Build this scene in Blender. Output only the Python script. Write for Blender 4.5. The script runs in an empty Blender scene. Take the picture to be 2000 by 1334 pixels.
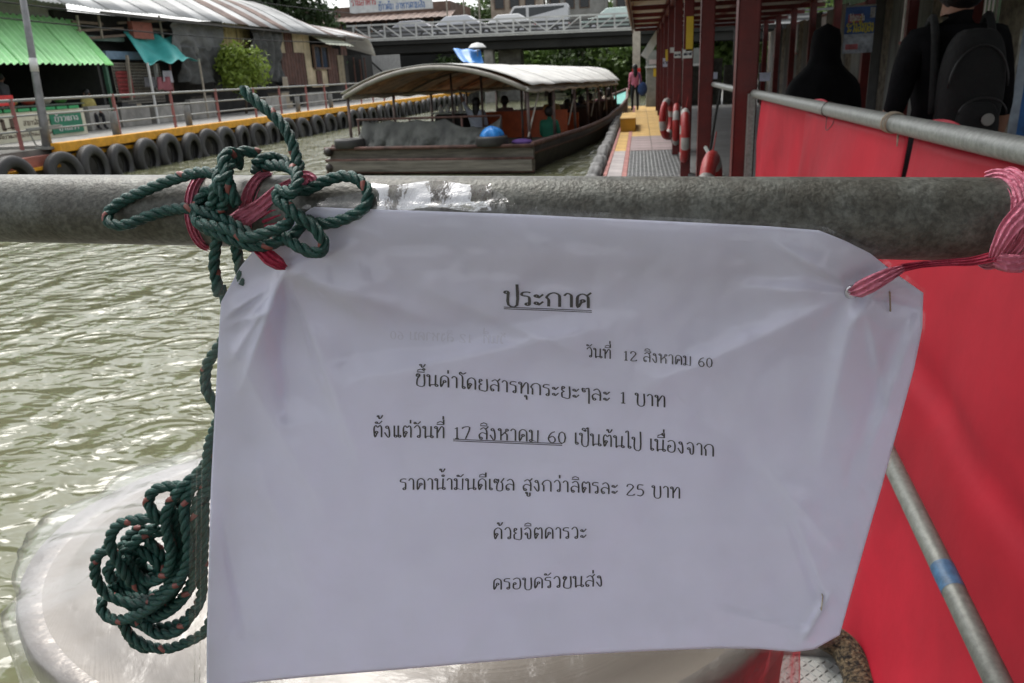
import bpy, math, random
import numpy as np
from mathutils import Vector, Matrix
random.seed(7); rng=np.random.RandomState(7)
S=bpy.context.scene; COL=S.collection
# ------------------------------------------------------------ camera
F=1510.0; H0=1.7
def _n(v): return v/np.linalg.norm(v)
def _d(x,y): return np.array([x-1000.0,667.0-y,-F])
CY=_n(_d(1250,135)); CZ=_n(np.cross(_d(1250,135),_d(0,196)))
if CZ[1]<0: CZ=-CZ
CX=np.cross(CY,CZ); CAM=np.array([0,0,H0])
cam=bpy.data.cameras.new('camera'); co=bpy.data.objects.new('camera',cam); COL.objects.link(co); S.camera=co
R=Matrix(((CX[0],CX[1],CX[2]),(CY[0],CY[1],CY[2]),(CZ[0],CZ[1],CZ[2])))
co.matrix_world=Matrix.Translation(Vector(CAM))@R.to_4x4()
cam.sensor_width=36; cam.lens=36*F/2000; cam.clip_start=.02; cam.clip_end=600
cam.dof.use_dof=True; cam.dof.focus_distance=.31; cam.dof.aperture_fstop=42
# ------------------------------------------------------------ world, sun, exposure
w=bpy.data.worlds.new('World'); S.world=w; w.use_nodes=True; nt=w.node_tree
bg=nt.nodes['Background']; sky=nt.nodes.new('ShaderNodeTexSky'); sky.sky_type='NISHITA'; sky.sun_disc=False
SUN_EL,SUN_ROT=math.radians(58),math.radians(-40)
sky.sun_elevation=SUN_EL; sky.sun_rotation=SUN_ROT; sky.dust_density=3.0; sky.air_density=1.0
hs=nt.nodes.new('ShaderNodeHueSaturation'); hs.inputs['Saturation'].default_value=.22
nt.links.new(sky.outputs[0],hs.inputs['Color']); nt.links.new(hs.outputs[0],bg.inputs[0]); bg.inputs[1].default_value=.15
sl=bpy.data.lights.new('sun','SUN'); sl.energy=1.0; sl.angle=math.radians(25); sl.color=(1,.96,.9)
so=bpy.data.objects.new('sun',sl); COL.objects.link(so)
sd=Vector((math.sin(SUN_ROT)*math.cos(SUN_EL),math.cos(SUN_ROT)*math.cos(SUN_EL),math.sin(SUN_EL)))
so.rotation_euler=sd.to_track_quat('Z','Y').to_euler(); so.location=(0,0,30)
S.view_settings.view_transform='Standard'; S.view_settings.look='None'; S.view_settings.exposure=1.0; S.view_settings.gamma=1
S.render.engine='CYCLES'
S.cycles.max_bounces=8; S.cycles.transparent_max_bounces=16; S.cycles.caustics_reflective=False; S.cycles.caustics_refractive=False
S.cycles.use_denoising=True; S.cycles.sample_clamp_indirect=6
# ------------------------------------------------------------ measuring helpers (photo direction -> point on a real plane)
def W(x,y):
    v=_d(x,y); return np.array([v@CX,v@CY,v@CZ])/F
def at(x,y,dep): return CAM+W(x,y)*dep
def pZ(x,y,z): q=W(x,y); return CAM+q*(z-H0)/q[2]
def pX(x,y,a): q=W(x,y); return CAM+q*a/q[0]
def pY(x,y,a): q=W(x,y); return CAM+q*a/q[1]
# ------------------------------------------------------------ materials
MATS={}
def M(key,col=(.5,.5,.5),rough=.7,metal=0,var=.18,scale=6,bump=.15,bscale=40,col2=None,trans=0,alpha=1,thr=None,spec=.5,stretch=(1,1,1),coords='Object',emis=None):
    if key in MATS: return MATS[key]
    m=bpy.data.materials.new(key); m.use_nodes=True; t=m.node_tree; N=t.nodes; L=t.links
    b=N['Principled BSDF']; b.inputs['Roughness'].default_value=rough; b.inputs['Metallic'].default_value=metal
    b.inputs['Specular IOR Level'].default_value=spec
    tc=N.new('ShaderNodeTexCoord'); mp=N.new('ShaderNodeMapping'); mp.inputs['Scale'].default_value=stretch
    L.new(tc.outputs[coords],mp.inputs[0])
    nz=N.new('ShaderNodeTexNoise'); nz.inputs['Scale'].default_value=scale; nz.inputs['Detail'].default_value=6; nz.inputs['Roughness'].default_value=.62
    L.new(mp.outputs[0],nz.inputs['Vector'])
    cr=N.new('ShaderNodeValToRGB'); c=Vector(col); d=Vector(col2) if col2 else c*(1-var*1.6)
    cr.color_ramp.elements[0].color=(*d,1); cr.color_ramp.elements[1].color=(*((c*(1+var*.6)) if not col2 else c),1)
    lo,hi=thr if thr else (.32,.68)
    cr.color_ramp.elements[0].position=lo; cr.color_ramp.elements[1].position=hi
    L.new(nz.outputs['Fac'],cr.inputs[0])
    oi=N.new('ShaderNodeObjectInfo'); mr=N.new('ShaderNodeMapRange'); mr.inputs['To Min'].default_value=1-var*.5; mr.inputs['To Max'].default_value=1+var*.3
    L.new(oi.outputs['Random'],mr.inputs['Value'])
    hv=N.new('ShaderNodeHueSaturation'); L.new(mr.outputs[0],hv.inputs['Value']); L.new(cr.outputs[0],hv.inputs['Color'])
    L.new(hv.outputs[0],b.inputs['Base Color'])
    if bump:
        n2=N.new('ShaderNodeTexNoise'); n2.inputs['Scale'].default_value=bscale; n2.inputs['Detail'].default_value=4; L.new(mp.outputs[0],n2.inputs['Vector'])
        bp=N.new('ShaderNodeBump'); bp.inputs['Strength'].default_value=bump; bp.inputs['Distance'].default_value=.02; L.new(n2.outputs['Fac'],bp.inputs['Height']); L.new(bp.outputs[0],b.inputs['Normal'])
    if trans:
        tr=N.new('ShaderNodeBsdfTranslucent'); L.new(hv.outputs[0],tr.inputs[0]); mx=N.new('ShaderNodeMixShader'); mx.inputs[0].default_value=trans
        L.new(b.outputs[0],mx.inputs[1]); L.new(tr.outputs[0],mx.inputs[2]); L.new(mx.outputs[0],N['Material Output'].inputs[0])
    if alpha<1: b.inputs['Alpha'].default_value=alpha
    MATS[key]=m; return m
def film(key,tint=(1,1,1),gl=.12,rough=.12,bump=.4,bscale=60,stretch=(1,1,1),milk=0.0):
    if key in MATS: return MATS[key]
    m=bpy.data.materials.new(key); m.use_nodes=True; t=m.node_tree; N=t.nodes; L=t.links; N.remove(N['Principled BSDF'])
    tr=N.new('ShaderNodeBsdfTransparent'); tr.inputs[0].default_value=(*tint,1)
    g=N.new('ShaderNodeBsdfGlossy'); g.inputs['Roughness'].default_value=rough; g.inputs[0].default_value=(1,1,1,1)
    tc=N.new('ShaderNodeTexCoord'); mp=N.new('ShaderNodeMapping'); mp.inputs['Scale'].default_value=stretch; L.new(tc.outputs['Object'],mp.inputs[0])
    nz=N.new('ShaderNodeTexNoise'); nz.inputs['Scale'].default_value=bscale; nz.inputs['Detail'].default_value=5; L.new(mp.outputs[0],nz.inputs['Vector'])
    bp=N.new('ShaderNodeBump'); bp.inputs['Strength'].default_value=bump; bp.inputs['Distance'].default_value=.004; L.new(nz.outputs['Fac'],bp.inputs['Height']); L.new(bp.outputs[0],g.inputs['Normal'])
    lw=N.new('ShaderNodeLayerWeight'); lw.inputs[0].default_value=.5; L.new(bp.outputs[0],lw.inputs['Normal']); fr=N.new('ShaderNodeMath'); fr.operation='POWER'; fr.inputs[1].default_value=4.0; L.new(lw.outputs['Facing'],fr.inputs[0])
    ad=N.new('ShaderNodeMath'); ad.operation='MULTIPLY_ADD'; ad.inputs[1].default_value=.9; ad.inputs[2].default_value=gl; L.new(fr.outputs[0],ad.inputs[0]); ad.use_clamp=True
    mx=N.new('ShaderNodeMixShader'); L.new(ad.outputs[0],mx.inputs[0]); L.new(tr.outputs[0],mx.inputs[1]); L.new(g.outputs[0],mx.inputs[2])
    out=mx.outputs[0]
    if milk:
        df=N.new('ShaderNodeBsdfDiffuse'); df.inputs[0].default_value=(.75,.75,.75,1); m2=N.new('ShaderNodeMixShader'); m2.inputs[0].default_value=milk; L.new(out,m2.inputs[1]); L.new(df.outputs[0],m2.inputs[2]); out=m2.outputs[0]
    L.new(out,N['Material Output'].inputs[0]); MATS[key]=m; return m
# ------------------------------------------------------------ mesh builder
class MB:
    def __init__(s): s.v=[]; s.f=[]; s.mi=[]; s.cur=0
    def add(s,vs,fs):
        o=len(s.v); s.v.extend([tuple(map(float,p)) for p in vs]); s.f.extend([tuple(o+i for i in f) for f in fs]); s.mi.extend([s.cur]*len(fs))
    def box(s,lo,hi,M4=None):
        x0,y0,z0=lo;x1,y1,z1=hi
        vs=[(x0,y0,z0),(x1,y0,z0),(x1,y1,z0),(x0,y1,z0),(x0,y0,z1),(x1,y0,z1),(x1,y1,z1),(x0,y1,z1)]
        if M4 is not None: vs=[M4@Vector(p) for p in vs]
        s.add(vs,[(0,3,2,1),(4,5,6,7),(0,1,5,4),(1,2,6,5),(2,3,7,6),(3,0,4,7)]); return s
    def beam(s,a,b,w,h,up=(0,0,1)):
        a=Vector(a);b=Vector(b);d=(b-a).normalized();u=Vector(up)
        if abs(d.dot(u))>.98: u=Vector((0,1,0))
        r=d.cross(u).normalized()*(w/2);u=r.cross(d).normalized()*(h/2)
        vs=[p+sx*r+sy*u for p in (a,b) for sx,sy in ((-1,-1),(1,-1),(1,1),(-1,1))]
        s.add(vs,[(0,1,2,3),(7,6,5,4),(0,4,5,1),(1,5,6,2),(2,6,7,3),(3,7,4,0)]); return s
    def tube(s,pts,r,seg=8,cap=True):
        P=[Vector(p) for p in pts]; n=len(P); rr=r if hasattr(r,'__len__') else [r]*n
        t0=(P[1]-P[0]).normalized(); u=Vector((0,0,1)) if abs(t0.z)<.9 else Vector((1,0,0)); u=(u-t0*u.dot(t0)).normalized(); rings=[]
        for i in range(n):
            t=(P[min(i+1,n-1)]-P[max(i-1,0)]).normalized(); u=(u-t*u.dot(t)); u=u.normalized() if u.length>1e-6 else t.orthogonal().normalized(); v=t.cross(u)
            rings.append([P[i]+(u*math.cos(2*math.pi*k/seg)+v*math.sin(2*math.pi*k/seg))*rr[i] for k in range(seg)])
        vs=[p for r_ in rings for p in r_]; fs=[]
        for i in range(n-1):
            for k in range(seg):
                k2=(k+1)%seg; fs.append((i*seg+k,i*seg+k2,(i+1)*seg+k2,(i+1)*seg+k))
        if cap: fs.append(tuple(range(seg-1,-1,-1))); fs.append(tuple((n-1)*seg+k for k in range(seg)))
        s.add(vs,fs); return s
    def lathe(s,prof,seg=24,M4=None,cl=False):
        vs=[];n=len(prof)
        for (r,z) in prof:
            for k in range(seg):
                a=2*math.pi*k/seg; p=Vector((r*math.cos(a),r*math.sin(a),z)); vs.append(M4@p if M4 is not None else p)
        fs=[]
        for i in range(n if cl else n-1):
            j=(i+1)%n
            for k in range(seg):
                k2=(k+1)%seg; fs.append((i*seg+k,i*seg+k2,j*seg+k2,j*seg+k))
        s.add(vs,fs); return s
    def ell(s,c,r,seg=12,rings=8,rot=None):
        vs=[];fs=[]
        for i in range(rings+1):
            th=math.pi*i/rings
            for k in range(seg):
                a=2*math.pi*k/seg; p=Vector((r[0]*math.sin(th)*math.cos(a),r[1]*math.sin(th)*math.sin(a),r[2]*math.cos(th)))
                if rot is not None: p=rot@p
                vs.append(Vector(c)+p)
        for i in range(rings):
            for k in range(seg):
                k2=(k+1)%seg; fs.append((i*seg+k,(i+1)*seg+k,(i+1)*seg+k2,i*seg+k2))
        s.add(vs,fs); return s
    def sheet(s,fn,nu,nv,th=0.0):
        G=np.array([[fn(i/nu,j/nv) for i in range(nu+1)] for j in range(nv+1)],float)
        def faces(o,flip):
            fs=[]
            for j in range(nv):
                for i in range(nu):
                    a=o+j*(nu+1)+i; q=(a,a+1,a+nu+2,a+nu+1); fs.append(q[::-1] if flip else q)
            return fs
        if th<=0: s.add(G.reshape(-1,3),faces(0,False)); return s
        du=np.gradient(G,axis=1); dv=np.gradient(G,axis=0); nn=np.cross(du,dv); nn/=np.maximum(np.linalg.norm(nn,axis=2,keepdims=True),1e-9)
        A=(G+nn*th/2).reshape(-1,3); B=(G-nn*th/2).reshape(-1,3); K=len(A); fs=faces(0,False)+faces(K,True)
        bd=[i for i in range(nu+1)]+[j*(nu+1)+nu for j in range(1,nv+1)]+[nv*(nu+1)+i for i in range(nu-1,-1,-1)]+[j*(nu+1) for j in range(nv-1,0,-1)]
        for k in range(len(bd)):
            a,b=bd[k],bd[(k+1)%len(bd)]; fs.append((b,a,K+a,K+b))
        s.add(np.vstack([A,B]),fs); return s
    def build(s,name,mat,parent=None,smooth=False,bevel=0,**tags):
        me=bpy.data.meshes.new(name); me.from_pydata(s.v,[],s.f)
        for m in (mat if isinstance(mat,(list,tuple)) else [mat]): me.materials.append(m)
        if max(s.mi,default=0): me.polygons.foreach_set('material_index',s.mi)
        if smooth: me.polygons.foreach_set('use_smooth',[True]*len(me.polygons))
        me.update(); o=bpy.data.objects.new(name,me); COL.objects.link(o)
        if parent is not None: o.parent=parent; o.matrix_parent_inverse=Matrix.Translation(-parent.location) if parent.type=='EMPTY' and parent.rotation_euler[2]==0 else parent.matrix_world.inverted()
        if bevel:
            b=o.modifiers.new('b','BEVEL'); b.width=bevel; b.segments=2; b.limit_method='ANGLE'
        for k,v in tags.items(): o[{'cat':'category'}.get(k,k)]=v
        return o
def thing(name,label,cat,loc=(0,0,0),group=None):
    o=bpy.data.objects.new(name,None); COL.objects.link(o); o.location=loc; o.empty_display_size=.1; o['label']=label; o['category']=cat
    if group: o['group']=group
    return o
def dup(o,loc=None,rot=None,parent=None,**tags):
    c=o.copy(); COL.objects.link(c); inv=o.matrix_parent_inverse.copy()
    if parent is not None: c.parent=parent; c.matrix_parent_inverse=inv
    if loc is not None: c.location=loc
    if rot is not None: c.rotation_euler=rot
    for ch in list(o.children): dup(ch,parent=c)
    for k,v in tags.items(): c[{'cat':'category'}.get(k,k)]=v
    return c
ORD='first second third fourth fifth sixth seventh eighth ninth tenth eleventh twelfth thirteenth fourteenth fifteenth sixteenth seventeenth eighteenth nineteenth twentieth'.split()
ORD+=['twenty-'+o for o in ORD[:9]]+['thirtieth']+['thirty-'+o for o in ORD[:9]]+['fortieth']
def spline(P,n=10,closed=False):
    P=[np.array(p,float) for p in P]; out=[]; N=len(P)
    for i in range(N-1):
        p0=P[max(i-1,0)];p1=P[i];p2=P[i+1];p3=P[min(i+2,N-1)]
        for k in range(n):
            t=k/n; out.append(.5*((2*p1)+(-p0+p2)*t+(2*p0-5*p1+4*p2-p3)*t*t+(-p0+3*p1-3*p2+p3)*t**3))
    out.append(P[-1]); return out
def corr(mb,a,b,c,d,n,amp,nv=1,th=.0,sag=0,seg=6,prof='sin'):
    """corrugated sheet a-b (across the ribs) and a-d (along them)"""
    a,b,c,d=[np.array(p,float) for p in (a,b,c,d)]; nrm=_n(np.cross(b-a,d-a))
    def fn(u,v):
        p=(a*(1-u)+b*u)*(1-v)+(d*(1-u)+c*u)*v; k=math.sin(2*math.pi*n*u)
        if prof=='trap': k=max(-1,min(1,k*2.2))
        return p+nrm*(amp*k-sag*math.sin(math.pi*v))
    return mb.sheet(fn,n*seg,nv,th)
def hs_(x,y,s=0): return (math.sin(x*12.9898+y*78.233+s*37.7)*43758.5453)%1
def vn(x,y,s=0):
    xi,yi=math.floor(x),math.floor(y); fx,fy=x-xi,y-yi; fx=fx*fx*(3-2*fx); fy=fy*fy*(3-2*fy)
    a=hs_(xi,yi,s);b=hs_(xi+1,yi,s);c=hs_(xi,yi+1,s);d=hs_(xi+1,yi+1,s); return (a*(1-fx)+b*fx)*(1-fy)+(c*(1-fx)+d*fx)*fy
# ------------------------------------------------------------ Thai lettering as strokes (consonant height 1)
O=lambda x,y,r=.1:[(x+r*math.cos(a*math.pi/4),y+r*math.sin(a*math.pi/4)) for a in range(9)]
G={
'ก':(.78,[[(.12,0),(.12,.5),(.02,.64),(.16,.9),(.38,1),(.58,.9),(.64,.7),(.64,0)]]),
'ข':(.74,[O(.17,.82,.09),[(.08,.84),(.12,.98),(.26,.98),(.3,.84),(.2,.66),(.14,.5),(.14,0),(.6,0),(.6,1)]]),
'ค':(.76,[O(.36,.5,.09),[(.3,.42),(.12,0),(.1,.55),(.14,.85),(.36,1),(.58,.85),(.62,.6),(.62,0)]]),
'ง':(.58,[O(.22,.86,.1),[(.32,.86),(.38,.5),(.38,.1),(.3,0),(.2,.12),(.04,.42)]]),
'จ':(.68,[O(.2,.45,.09),[(.28,.42),(.3,.1),(.4,0),(.5,.1),(.52,.6),(.46,.88),(.28,1),(.06,.82)]]),
'ซ':(.8,[O(.13,.72,.08),[(.05,.75),(.08,.95),(.2,.98),(.26,.86),(.34,.98),(.36,.8),(.26,.5),(.26,0),(.62,.0),(.64,.6),(.54,.72),(.6,.8),(.76,1.08)]]),
'ด':(.76,[O(.27,.42,.09),[(.3,.34),(.16,0),(.1,.4),(.12,.8),(.36,1),(.58,.85),(.62,.6),(.62,0)]]),
'ต':(.76,[O(.27,.42,.09),[(.3,.34),(.16,0),(.1,.4),(.1,.8),(.22,1),(.36,.84),(.5,1),(.62,.8),(.62,0)]]),
'ท':(.78,[O(.1,.9,.09),[(.19,.9),(.19,0)],[(.19,.4),(.46,.95),(.58,.95),(.64,.8),(.64,0)]]),
'น':(.8,[O(.1,.9,.09),[(.19,.9),(.19,0),(.28,.12),(.56,.16)],O(.66,.1,.09),[(.58,.16),(.6,1)]]),
'บ':(.74,[O(.1,.9,.09),[(.19,.9),(.19,0),(.6,0),(.6,1)]]),
'ป':(.74,[O(.1,.9,.09),[(.19,.9),(.19,0),(.6,0),(.6,1.5)]]),
'ม':(.78,[O(.1,.9,.09),[(.19,.9),(.19,.1)],O(.11,.09,.09),[(.19,.12),(.6,0),(.62,1)]]),
'ย':(.74,[O(.18,.86,.09),[(.1,.8),(.1,.62),(.24,.52),(.1,.42),(.1,.08),(.2,0),(.6,0),(.6,1)]]),
'ร':(.56,[O(.32,.1,.09),[(.41,.1),(.41,.5),(.34,.66),(.06,.72),(.08,.92),(.3,.98),(.46,.94)]]),
'ล':(.74,[O(.2,.1,.09),[(.11,.1),(.08,.4),(.3,.58),(.6,.45)],[(.6,0),(.6,.7),(.4,1),(.14,.84)]]),
'ว':(.62,[O(.38,.1,.09),[(.47,.1),(.48,.7),(.36,1),(.2,1),(.06,.82)]]),
'ศ':(.78,[O(.36,.5,.09),[(.3,.42),(.12,0),(.1,.55),(.14,.85),(.36,1),(.58,.85),(.62,.6),(.62,0)],[(.56,.88),(.76,1.12)]]),
'ส':(.76,[O(.2,.1,.09),[(.11,.1),(.08,.4),(.3,.58),(.6,.45)],[(.6,0),(.6,.7),(.4,1),(.14,.84)],[(.52,.86),(.72,1.12)]]),
'ห':(.8,[O(.1,.9,.09),[(.19,.9),(.19,0)],[(.19,.35),(.56,.78)],O(.62,.88,.09),[(.56,.8),(.48,.62),(.62,.5),(.62,0)]]),
'อ':(.72,[O(.2,.5,.09),[(.11,.5),(.1,.12),(.3,0),(.54,.1),(.6,.5),(.54,.88),(.32,1),(.08,.86)]]),
'ะ':(.56,[O(.14,.72,.08),[(.08,.66),(.26,.6),(.46,.86)],O(.14,.2,.08),[(.08,.14),(.26,.08),(.46,.34)]]),
'า':(.52,[[(.04,.82),(.18,1),(.34,.92),(.38,.75),(.38,0)]]),
'เ':(.34,[O(.2,.1,.09),[(.11,.1),(.11,1)]]),
'แ':(.62,[O(.2,.1,.09),[(.11,.1),(.11,1)],O(.48,.1,.09),[(.39,.1),(.39,1)]]),
'โ':(.42,[O(.3,.1,.09),[(.21,.1),(.21,1.02),(.02,1.24),(.08,1.42),(.24,1.26),(.46,1.42)]]),
'ไ':(.42,[O(.3,.1,.09),[(.21,.1),(.21,1.15),(.18,1.45),(.06,1.42),(.02,1.3)]]),
'ๆ':(.66,[O(.2,.72,.09),[(.11,.74),(.1,.95),(.3,.9),(.48,1),(.54,.8),(.54,-.35)]]),
'1':(.62,[[(.16,.82),(.32,.96),(.32,0)],[(.18,0),(.46,0)]]),
'2':(.68,[[(.08,.74),(.14,.92),(.32,.98),(.5,.86),(.5,.66),(.08,.03),(.56,.03),(.58,.14)]]),
'5':(.66,[[(.54,.97),(.18,.97),(.14,.58),(.36,.6),(.52,.46),(.52,.2),(.34,.0),(.1,.06)]]),
'6':(.68,[[(.54,.96),(.3,.84),(.12,.54),(.1,.24),(.3,0),(.52,.12),(.54,.38),(.36,.56),(.14,.42)]]),
'7':(.66,[[(.06,.84),(.1,.97),(.56,.97),(.26,0)]]),
'0':(.68,[[(.32,.98),(.14,.84),(.08,.5),(.14,.14),(.32,0),(.5,.14),(.56,.5),(.5,.84),(.32,.98)]]),
' ':(.42,[])}
MK={'ั':[O(-.4,1.24,.07),[(-.34,1.18),(-.2,1.16),(.0,1.38)]],
'ิ':[[(-.52,1.16),(-.46,1.32),(-.26,1.42),(-.06,1.32),(-.02,1.16),(-.52,1.16)]],
'็':[O(-.24,1.22,.06),[(-.3,1.2),(-.44,1.3),(-.36,1.42),(-.2,1.36),(-.06,1.5)]],
'ุ':[O(-.2,-.2,.07),[(-.13,-.2),(-.13,-.5)]],
'ู':[O(-.36,-.18,.06),[(-.3,-.2),(-.3,-.44),(-.12,-.44),(-.12,-.14)]]}
MK['ี']=MK['ิ']+[[(-.03,1.16),(-.03,1.56)]]
MK['ื']=MK['ิ']+[[(-.03,1.16),(-.03,1.56)],[(-.16,1.38),(-.16,1.56)]]
MK['ึ']=MK['ิ']+[O(-.06,1.42,.07)]
TONE={'่':[[(-.06,0),(-.06,.3)]],'้':[O(-.28,.2,.06),[(-.22,.14),(-.2,0),(-.08,.06),(.04,.3)]]}
def layout(txt):
    x=0; out=[]; hi=0; last=0
    txt=txt.replace('ำ','ํา').replace('ํ้','ํ้').replace('้ํ','ํ้')
    for ch in txt:
        if ch in G:
            a,st=G[ch]; out+=[[(x+p[0],p[1]) for p in s_] for s_ in st]; x+=a+.04; hi=0; last=x-.14
        elif ch=='ํ': out.append([(last-.1+p[0],p[1]) for p in O(0,1.24,.08)]); hi=1
        elif ch in MK:
            out+=[[(last+p[0],p[1]) for p in s_] for s_ in MK[ch]]
            if ch not in 'ุู': hi=1
        elif ch in TONE: out+=[[(last+p[0],p[1]+(1.58 if hi else 1.2)) for p in s_] for s_ in TONE[ch]]
    return out,x-.1
def strokes(mb,ST,fn,wd=.1):
    """2-d strokes to flat ribbons; fn maps (x,y) to a point"""
    for st in ST:
        P=[np.array(p) for p in st]
        if len(P)>3 and not np.allclose(P[0],P[-1]): P=[np.array(p[:2]) for p in spline([(*p,0) for p in P],3)]
        n=len(P); Lf=[];Rt=[]
        for i in range(n):
            t=P[min(i+1,n-1)]-P[max(i-1,0)]
            if np.allclose(P[0],P[-1]) and i in (0,n-1): t=P[1]-P[-2]
            t=t/max(np.linalg.norm(t),1e-6); q=np.array([-t[1],t[0]])
            k=wd/2*(1.12-.45*abs(t[0])); Lf.append(P[i]+q*k); Rt.append(P[i]-q*k)
        o=len(mb.v)
        for a,b in zip(Lf,Rt): mb.v.append(tuple(fn(*a))); mb.v.append(tuple(fn(*b)))
        for i in range(n-1): mb.f.append((o+2*i,o+2*i+1,o+2*i+3,o+2*i+2)); mb.mi.append(mb.cur)
def write(mb,txt,p0,ux,uy,h,width=None,wd=.108):
    ST,wt=layout(txt); sx=h if width is None else width/wt; p0=np.array(p0,float);ux=np.array(ux,float);uy=np.array(uy,float)
    strokes(mb,ST,lambda x,y:p0+ux*x*sx+uy*y*h,wd)
# ------------------------------------------------------------ palette
steel=M('galvanised_steel',(.125,.13,.12),.5,.3,var=.25,scale=420,bump=.12,bscale=700,thr=(.38,.62))
railsteel=M('dull_grey_pipe',(.30,.31,.29),.5,.35,var=.2,scale=60,bump=.1,bscale=200)
redpaint=M('red_oxide_paint',(.125,.010,.008),.42,0,var=.25,scale=5,bump=.08)
redsheet=M('red_sheet',(.64,.018,.045),.6,0,var=.18,scale=1.7,bump=.10,bscale=14,trans=.32)
conc=M('concrete',(.30,.29,.265),.85,var=.25,scale=2.5,bump=.3,bscale=30)
concd=M('dirty_concrete',(.19,.185,.165),.9,var=.4,scale=1.6,bump=.3,bscale=20)
yellow=M('worn_yellow_paint',(.76,.36,.02),.6,var=.2,scale=6,bump=.15,thr=(.25,.6))
rubber=M('tyre_rubber',(.012,.012,.012),.6,var=.35,scale=6,bump=.15,bscale=60,col2=(.034,.033,.031),thr=(.45,.8))
greyrubber=M('weathered_grey_rubber',(.20,.20,.195),.75,var=.35,scale=8,bump=.2)
whitem=M('white_paint',(.62,.62,.6),.55,var=.12,scale=3)
darkin=M('dark_interior',(.018,.018,.017),.9,var=.4,scale=2)
brownm=M('brown_corrugated',(.10,.045,.032),.75,var=.35,scale=3,bump=.15)
cream=M('cream_board',(.50,.44,.30),.75,var=.25,scale=1.5,bump=.1)
net=M('grey_shade_net',(.075,.078,.075),.9,var=.3,scale=4,bump=.3,bscale=60)
green=M('bright_green_sheet',(.48,.90,.44),.45,var=.12,scale=1.3,bump=.05)
teal=M('teal_tarpaulin',(.06,.42,.39),.5,var=.15,scale=1.5,bump=.2,bscale=8)
tin=M('weathered_tin_roof',(.38,.385,.375),.5,.1,var=.25,scale=1.2,bump=.15,bscale=10,stretch=(1,.3,1))
tinw=M('white_roof_sheet',(.58,.58,.56),.5,var=.15,scale=1.4,bump=.1)
rust=M('rusty_tin',(.26,.19,.16),.75,.1,var=.3,scale=2,bump=.2)
wood=M('weathered_wood',(.13,.115,.095),.8,var=.35,scale=5,bump=.3,bscale=30,stretch=(.3,1,4))
woodd=M('dark_hull_wood',(.045,.036,.03),.6,var=.4,scale=4,bump=.2,bscale=20)
orange=M('orange_seat',(.55,.10,.025),.5,var=.15,scale=5)
tarp=M('grey_green_tarpaulin',(.10,.105,.09),.55,var=.25,scale=2.6,bump=.3,bscale=25,col2=(.03,.031,.027))  # fold highlights and dark hollows are put into the two-tone noise colour
blue=M('blue_plastic',(.05,.24,.62),.4,var=.15,scale=8)
black=M('black_cloth',(.006,.006,.007),.95,var=.3,scale=8,bump=.2,spec=.1)
ink=M('printed_ink',(.03,.028,.03),.6,var=.1,bump=0)
leafm=M('leaf_green',(.045,.085,.022),.6,var=.45,scale=1.3,bump=0,trans=.25,thr=(.35,.65))
leafy=M('leaf_yellow_green',(.24,.33,.05),.55,var=.4,scale=5,bump=0,trans=.3)
bark=M('bark',(.12,.09,.065),.9,var=.3,scale=8,bump=.4)
# ------------------------------------------------------------ THE SETTING
def kind(o,k='structure'): o['kind']=k; return o
# water with a murky green-brown body and wind ripples
wm=bpy.data.materials.new('canal_water'); wm.use_nodes=True; t=wm.node_tree; N=t.nodes; L=t.links; b=N['Principled BSDF']
b.inputs['Roughness'].default_value=.10; b.inputs['IOR'].default_value=1.40
tc=N.new('ShaderNodeTexCoord'); nz0=N.new('ShaderNodeTexNoise'); nz0.inputs['Scale'].default_value=.6; L.new(tc.outputs['Object'],nz0.inputs['Vector'])
cr=N.new('ShaderNodeValToRGB'); cr.color_ramp.elements[0].color=(.125,.13,.07,1); cr.color_ramp.elements[1].color=(.155,.16,.095,1); L.new(nz0.outputs['Fac'],cr.inputs[0]); L.new(cr.outputs[0],b.inputs['Base Color'])
prev=None
for sc_,st,dst,rotz in ((1.1,(1,.5,1),.34,.5),(2.6,(.8,1.2,1),.17,-.5),(6.5,(.7,1.3,1),.045,-.35),(20,(.8,1.2,1),.002,-.3)):
    mp=N.new('ShaderNodeMapping'); mp.inputs['Scale'].default_value=st; mp.inputs['Rotation'].default_value=(0,0,rotz); L.new(tc.outputs['Object'],mp.inputs[0])
    q=N.new('ShaderNodeTexNoise'); q.inputs['Scale'].default_value=sc_; q.inputs['Detail'].default_value=1.2; q.inputs['Distortion'].default_value=1.6; L.new(mp.outputs[0],q.inputs['Vector'])
    bp=N.new('ShaderNodeBump'); bp.inputs['Strength'].default_value=.42; bp.inputs['Distance'].default_value=dst; L.new(q.outputs['Fac'],bp.inputs['Height'])
    if prev: L.new(prev.outputs[0],bp.inputs['Normal'])
    prev=bp
L.new(prev.outputs[0],b.inputs['Normal'])
kind(MB().box((-60,-20,-.3),(30,140,0)).build('water',wm))
kind(MB().box((-300,-60,-2.2),(300,400,-1.2)).build('ground',concd))
QX=-12.0
kind(MB().box((-90,-15,-1.4),(QX-.12,130,.72)).build('quay_ground',concd))
kind(MB().box((3.0,-15,-1.4),(90,130,.22)).build('bank_ground',concd))
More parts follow.
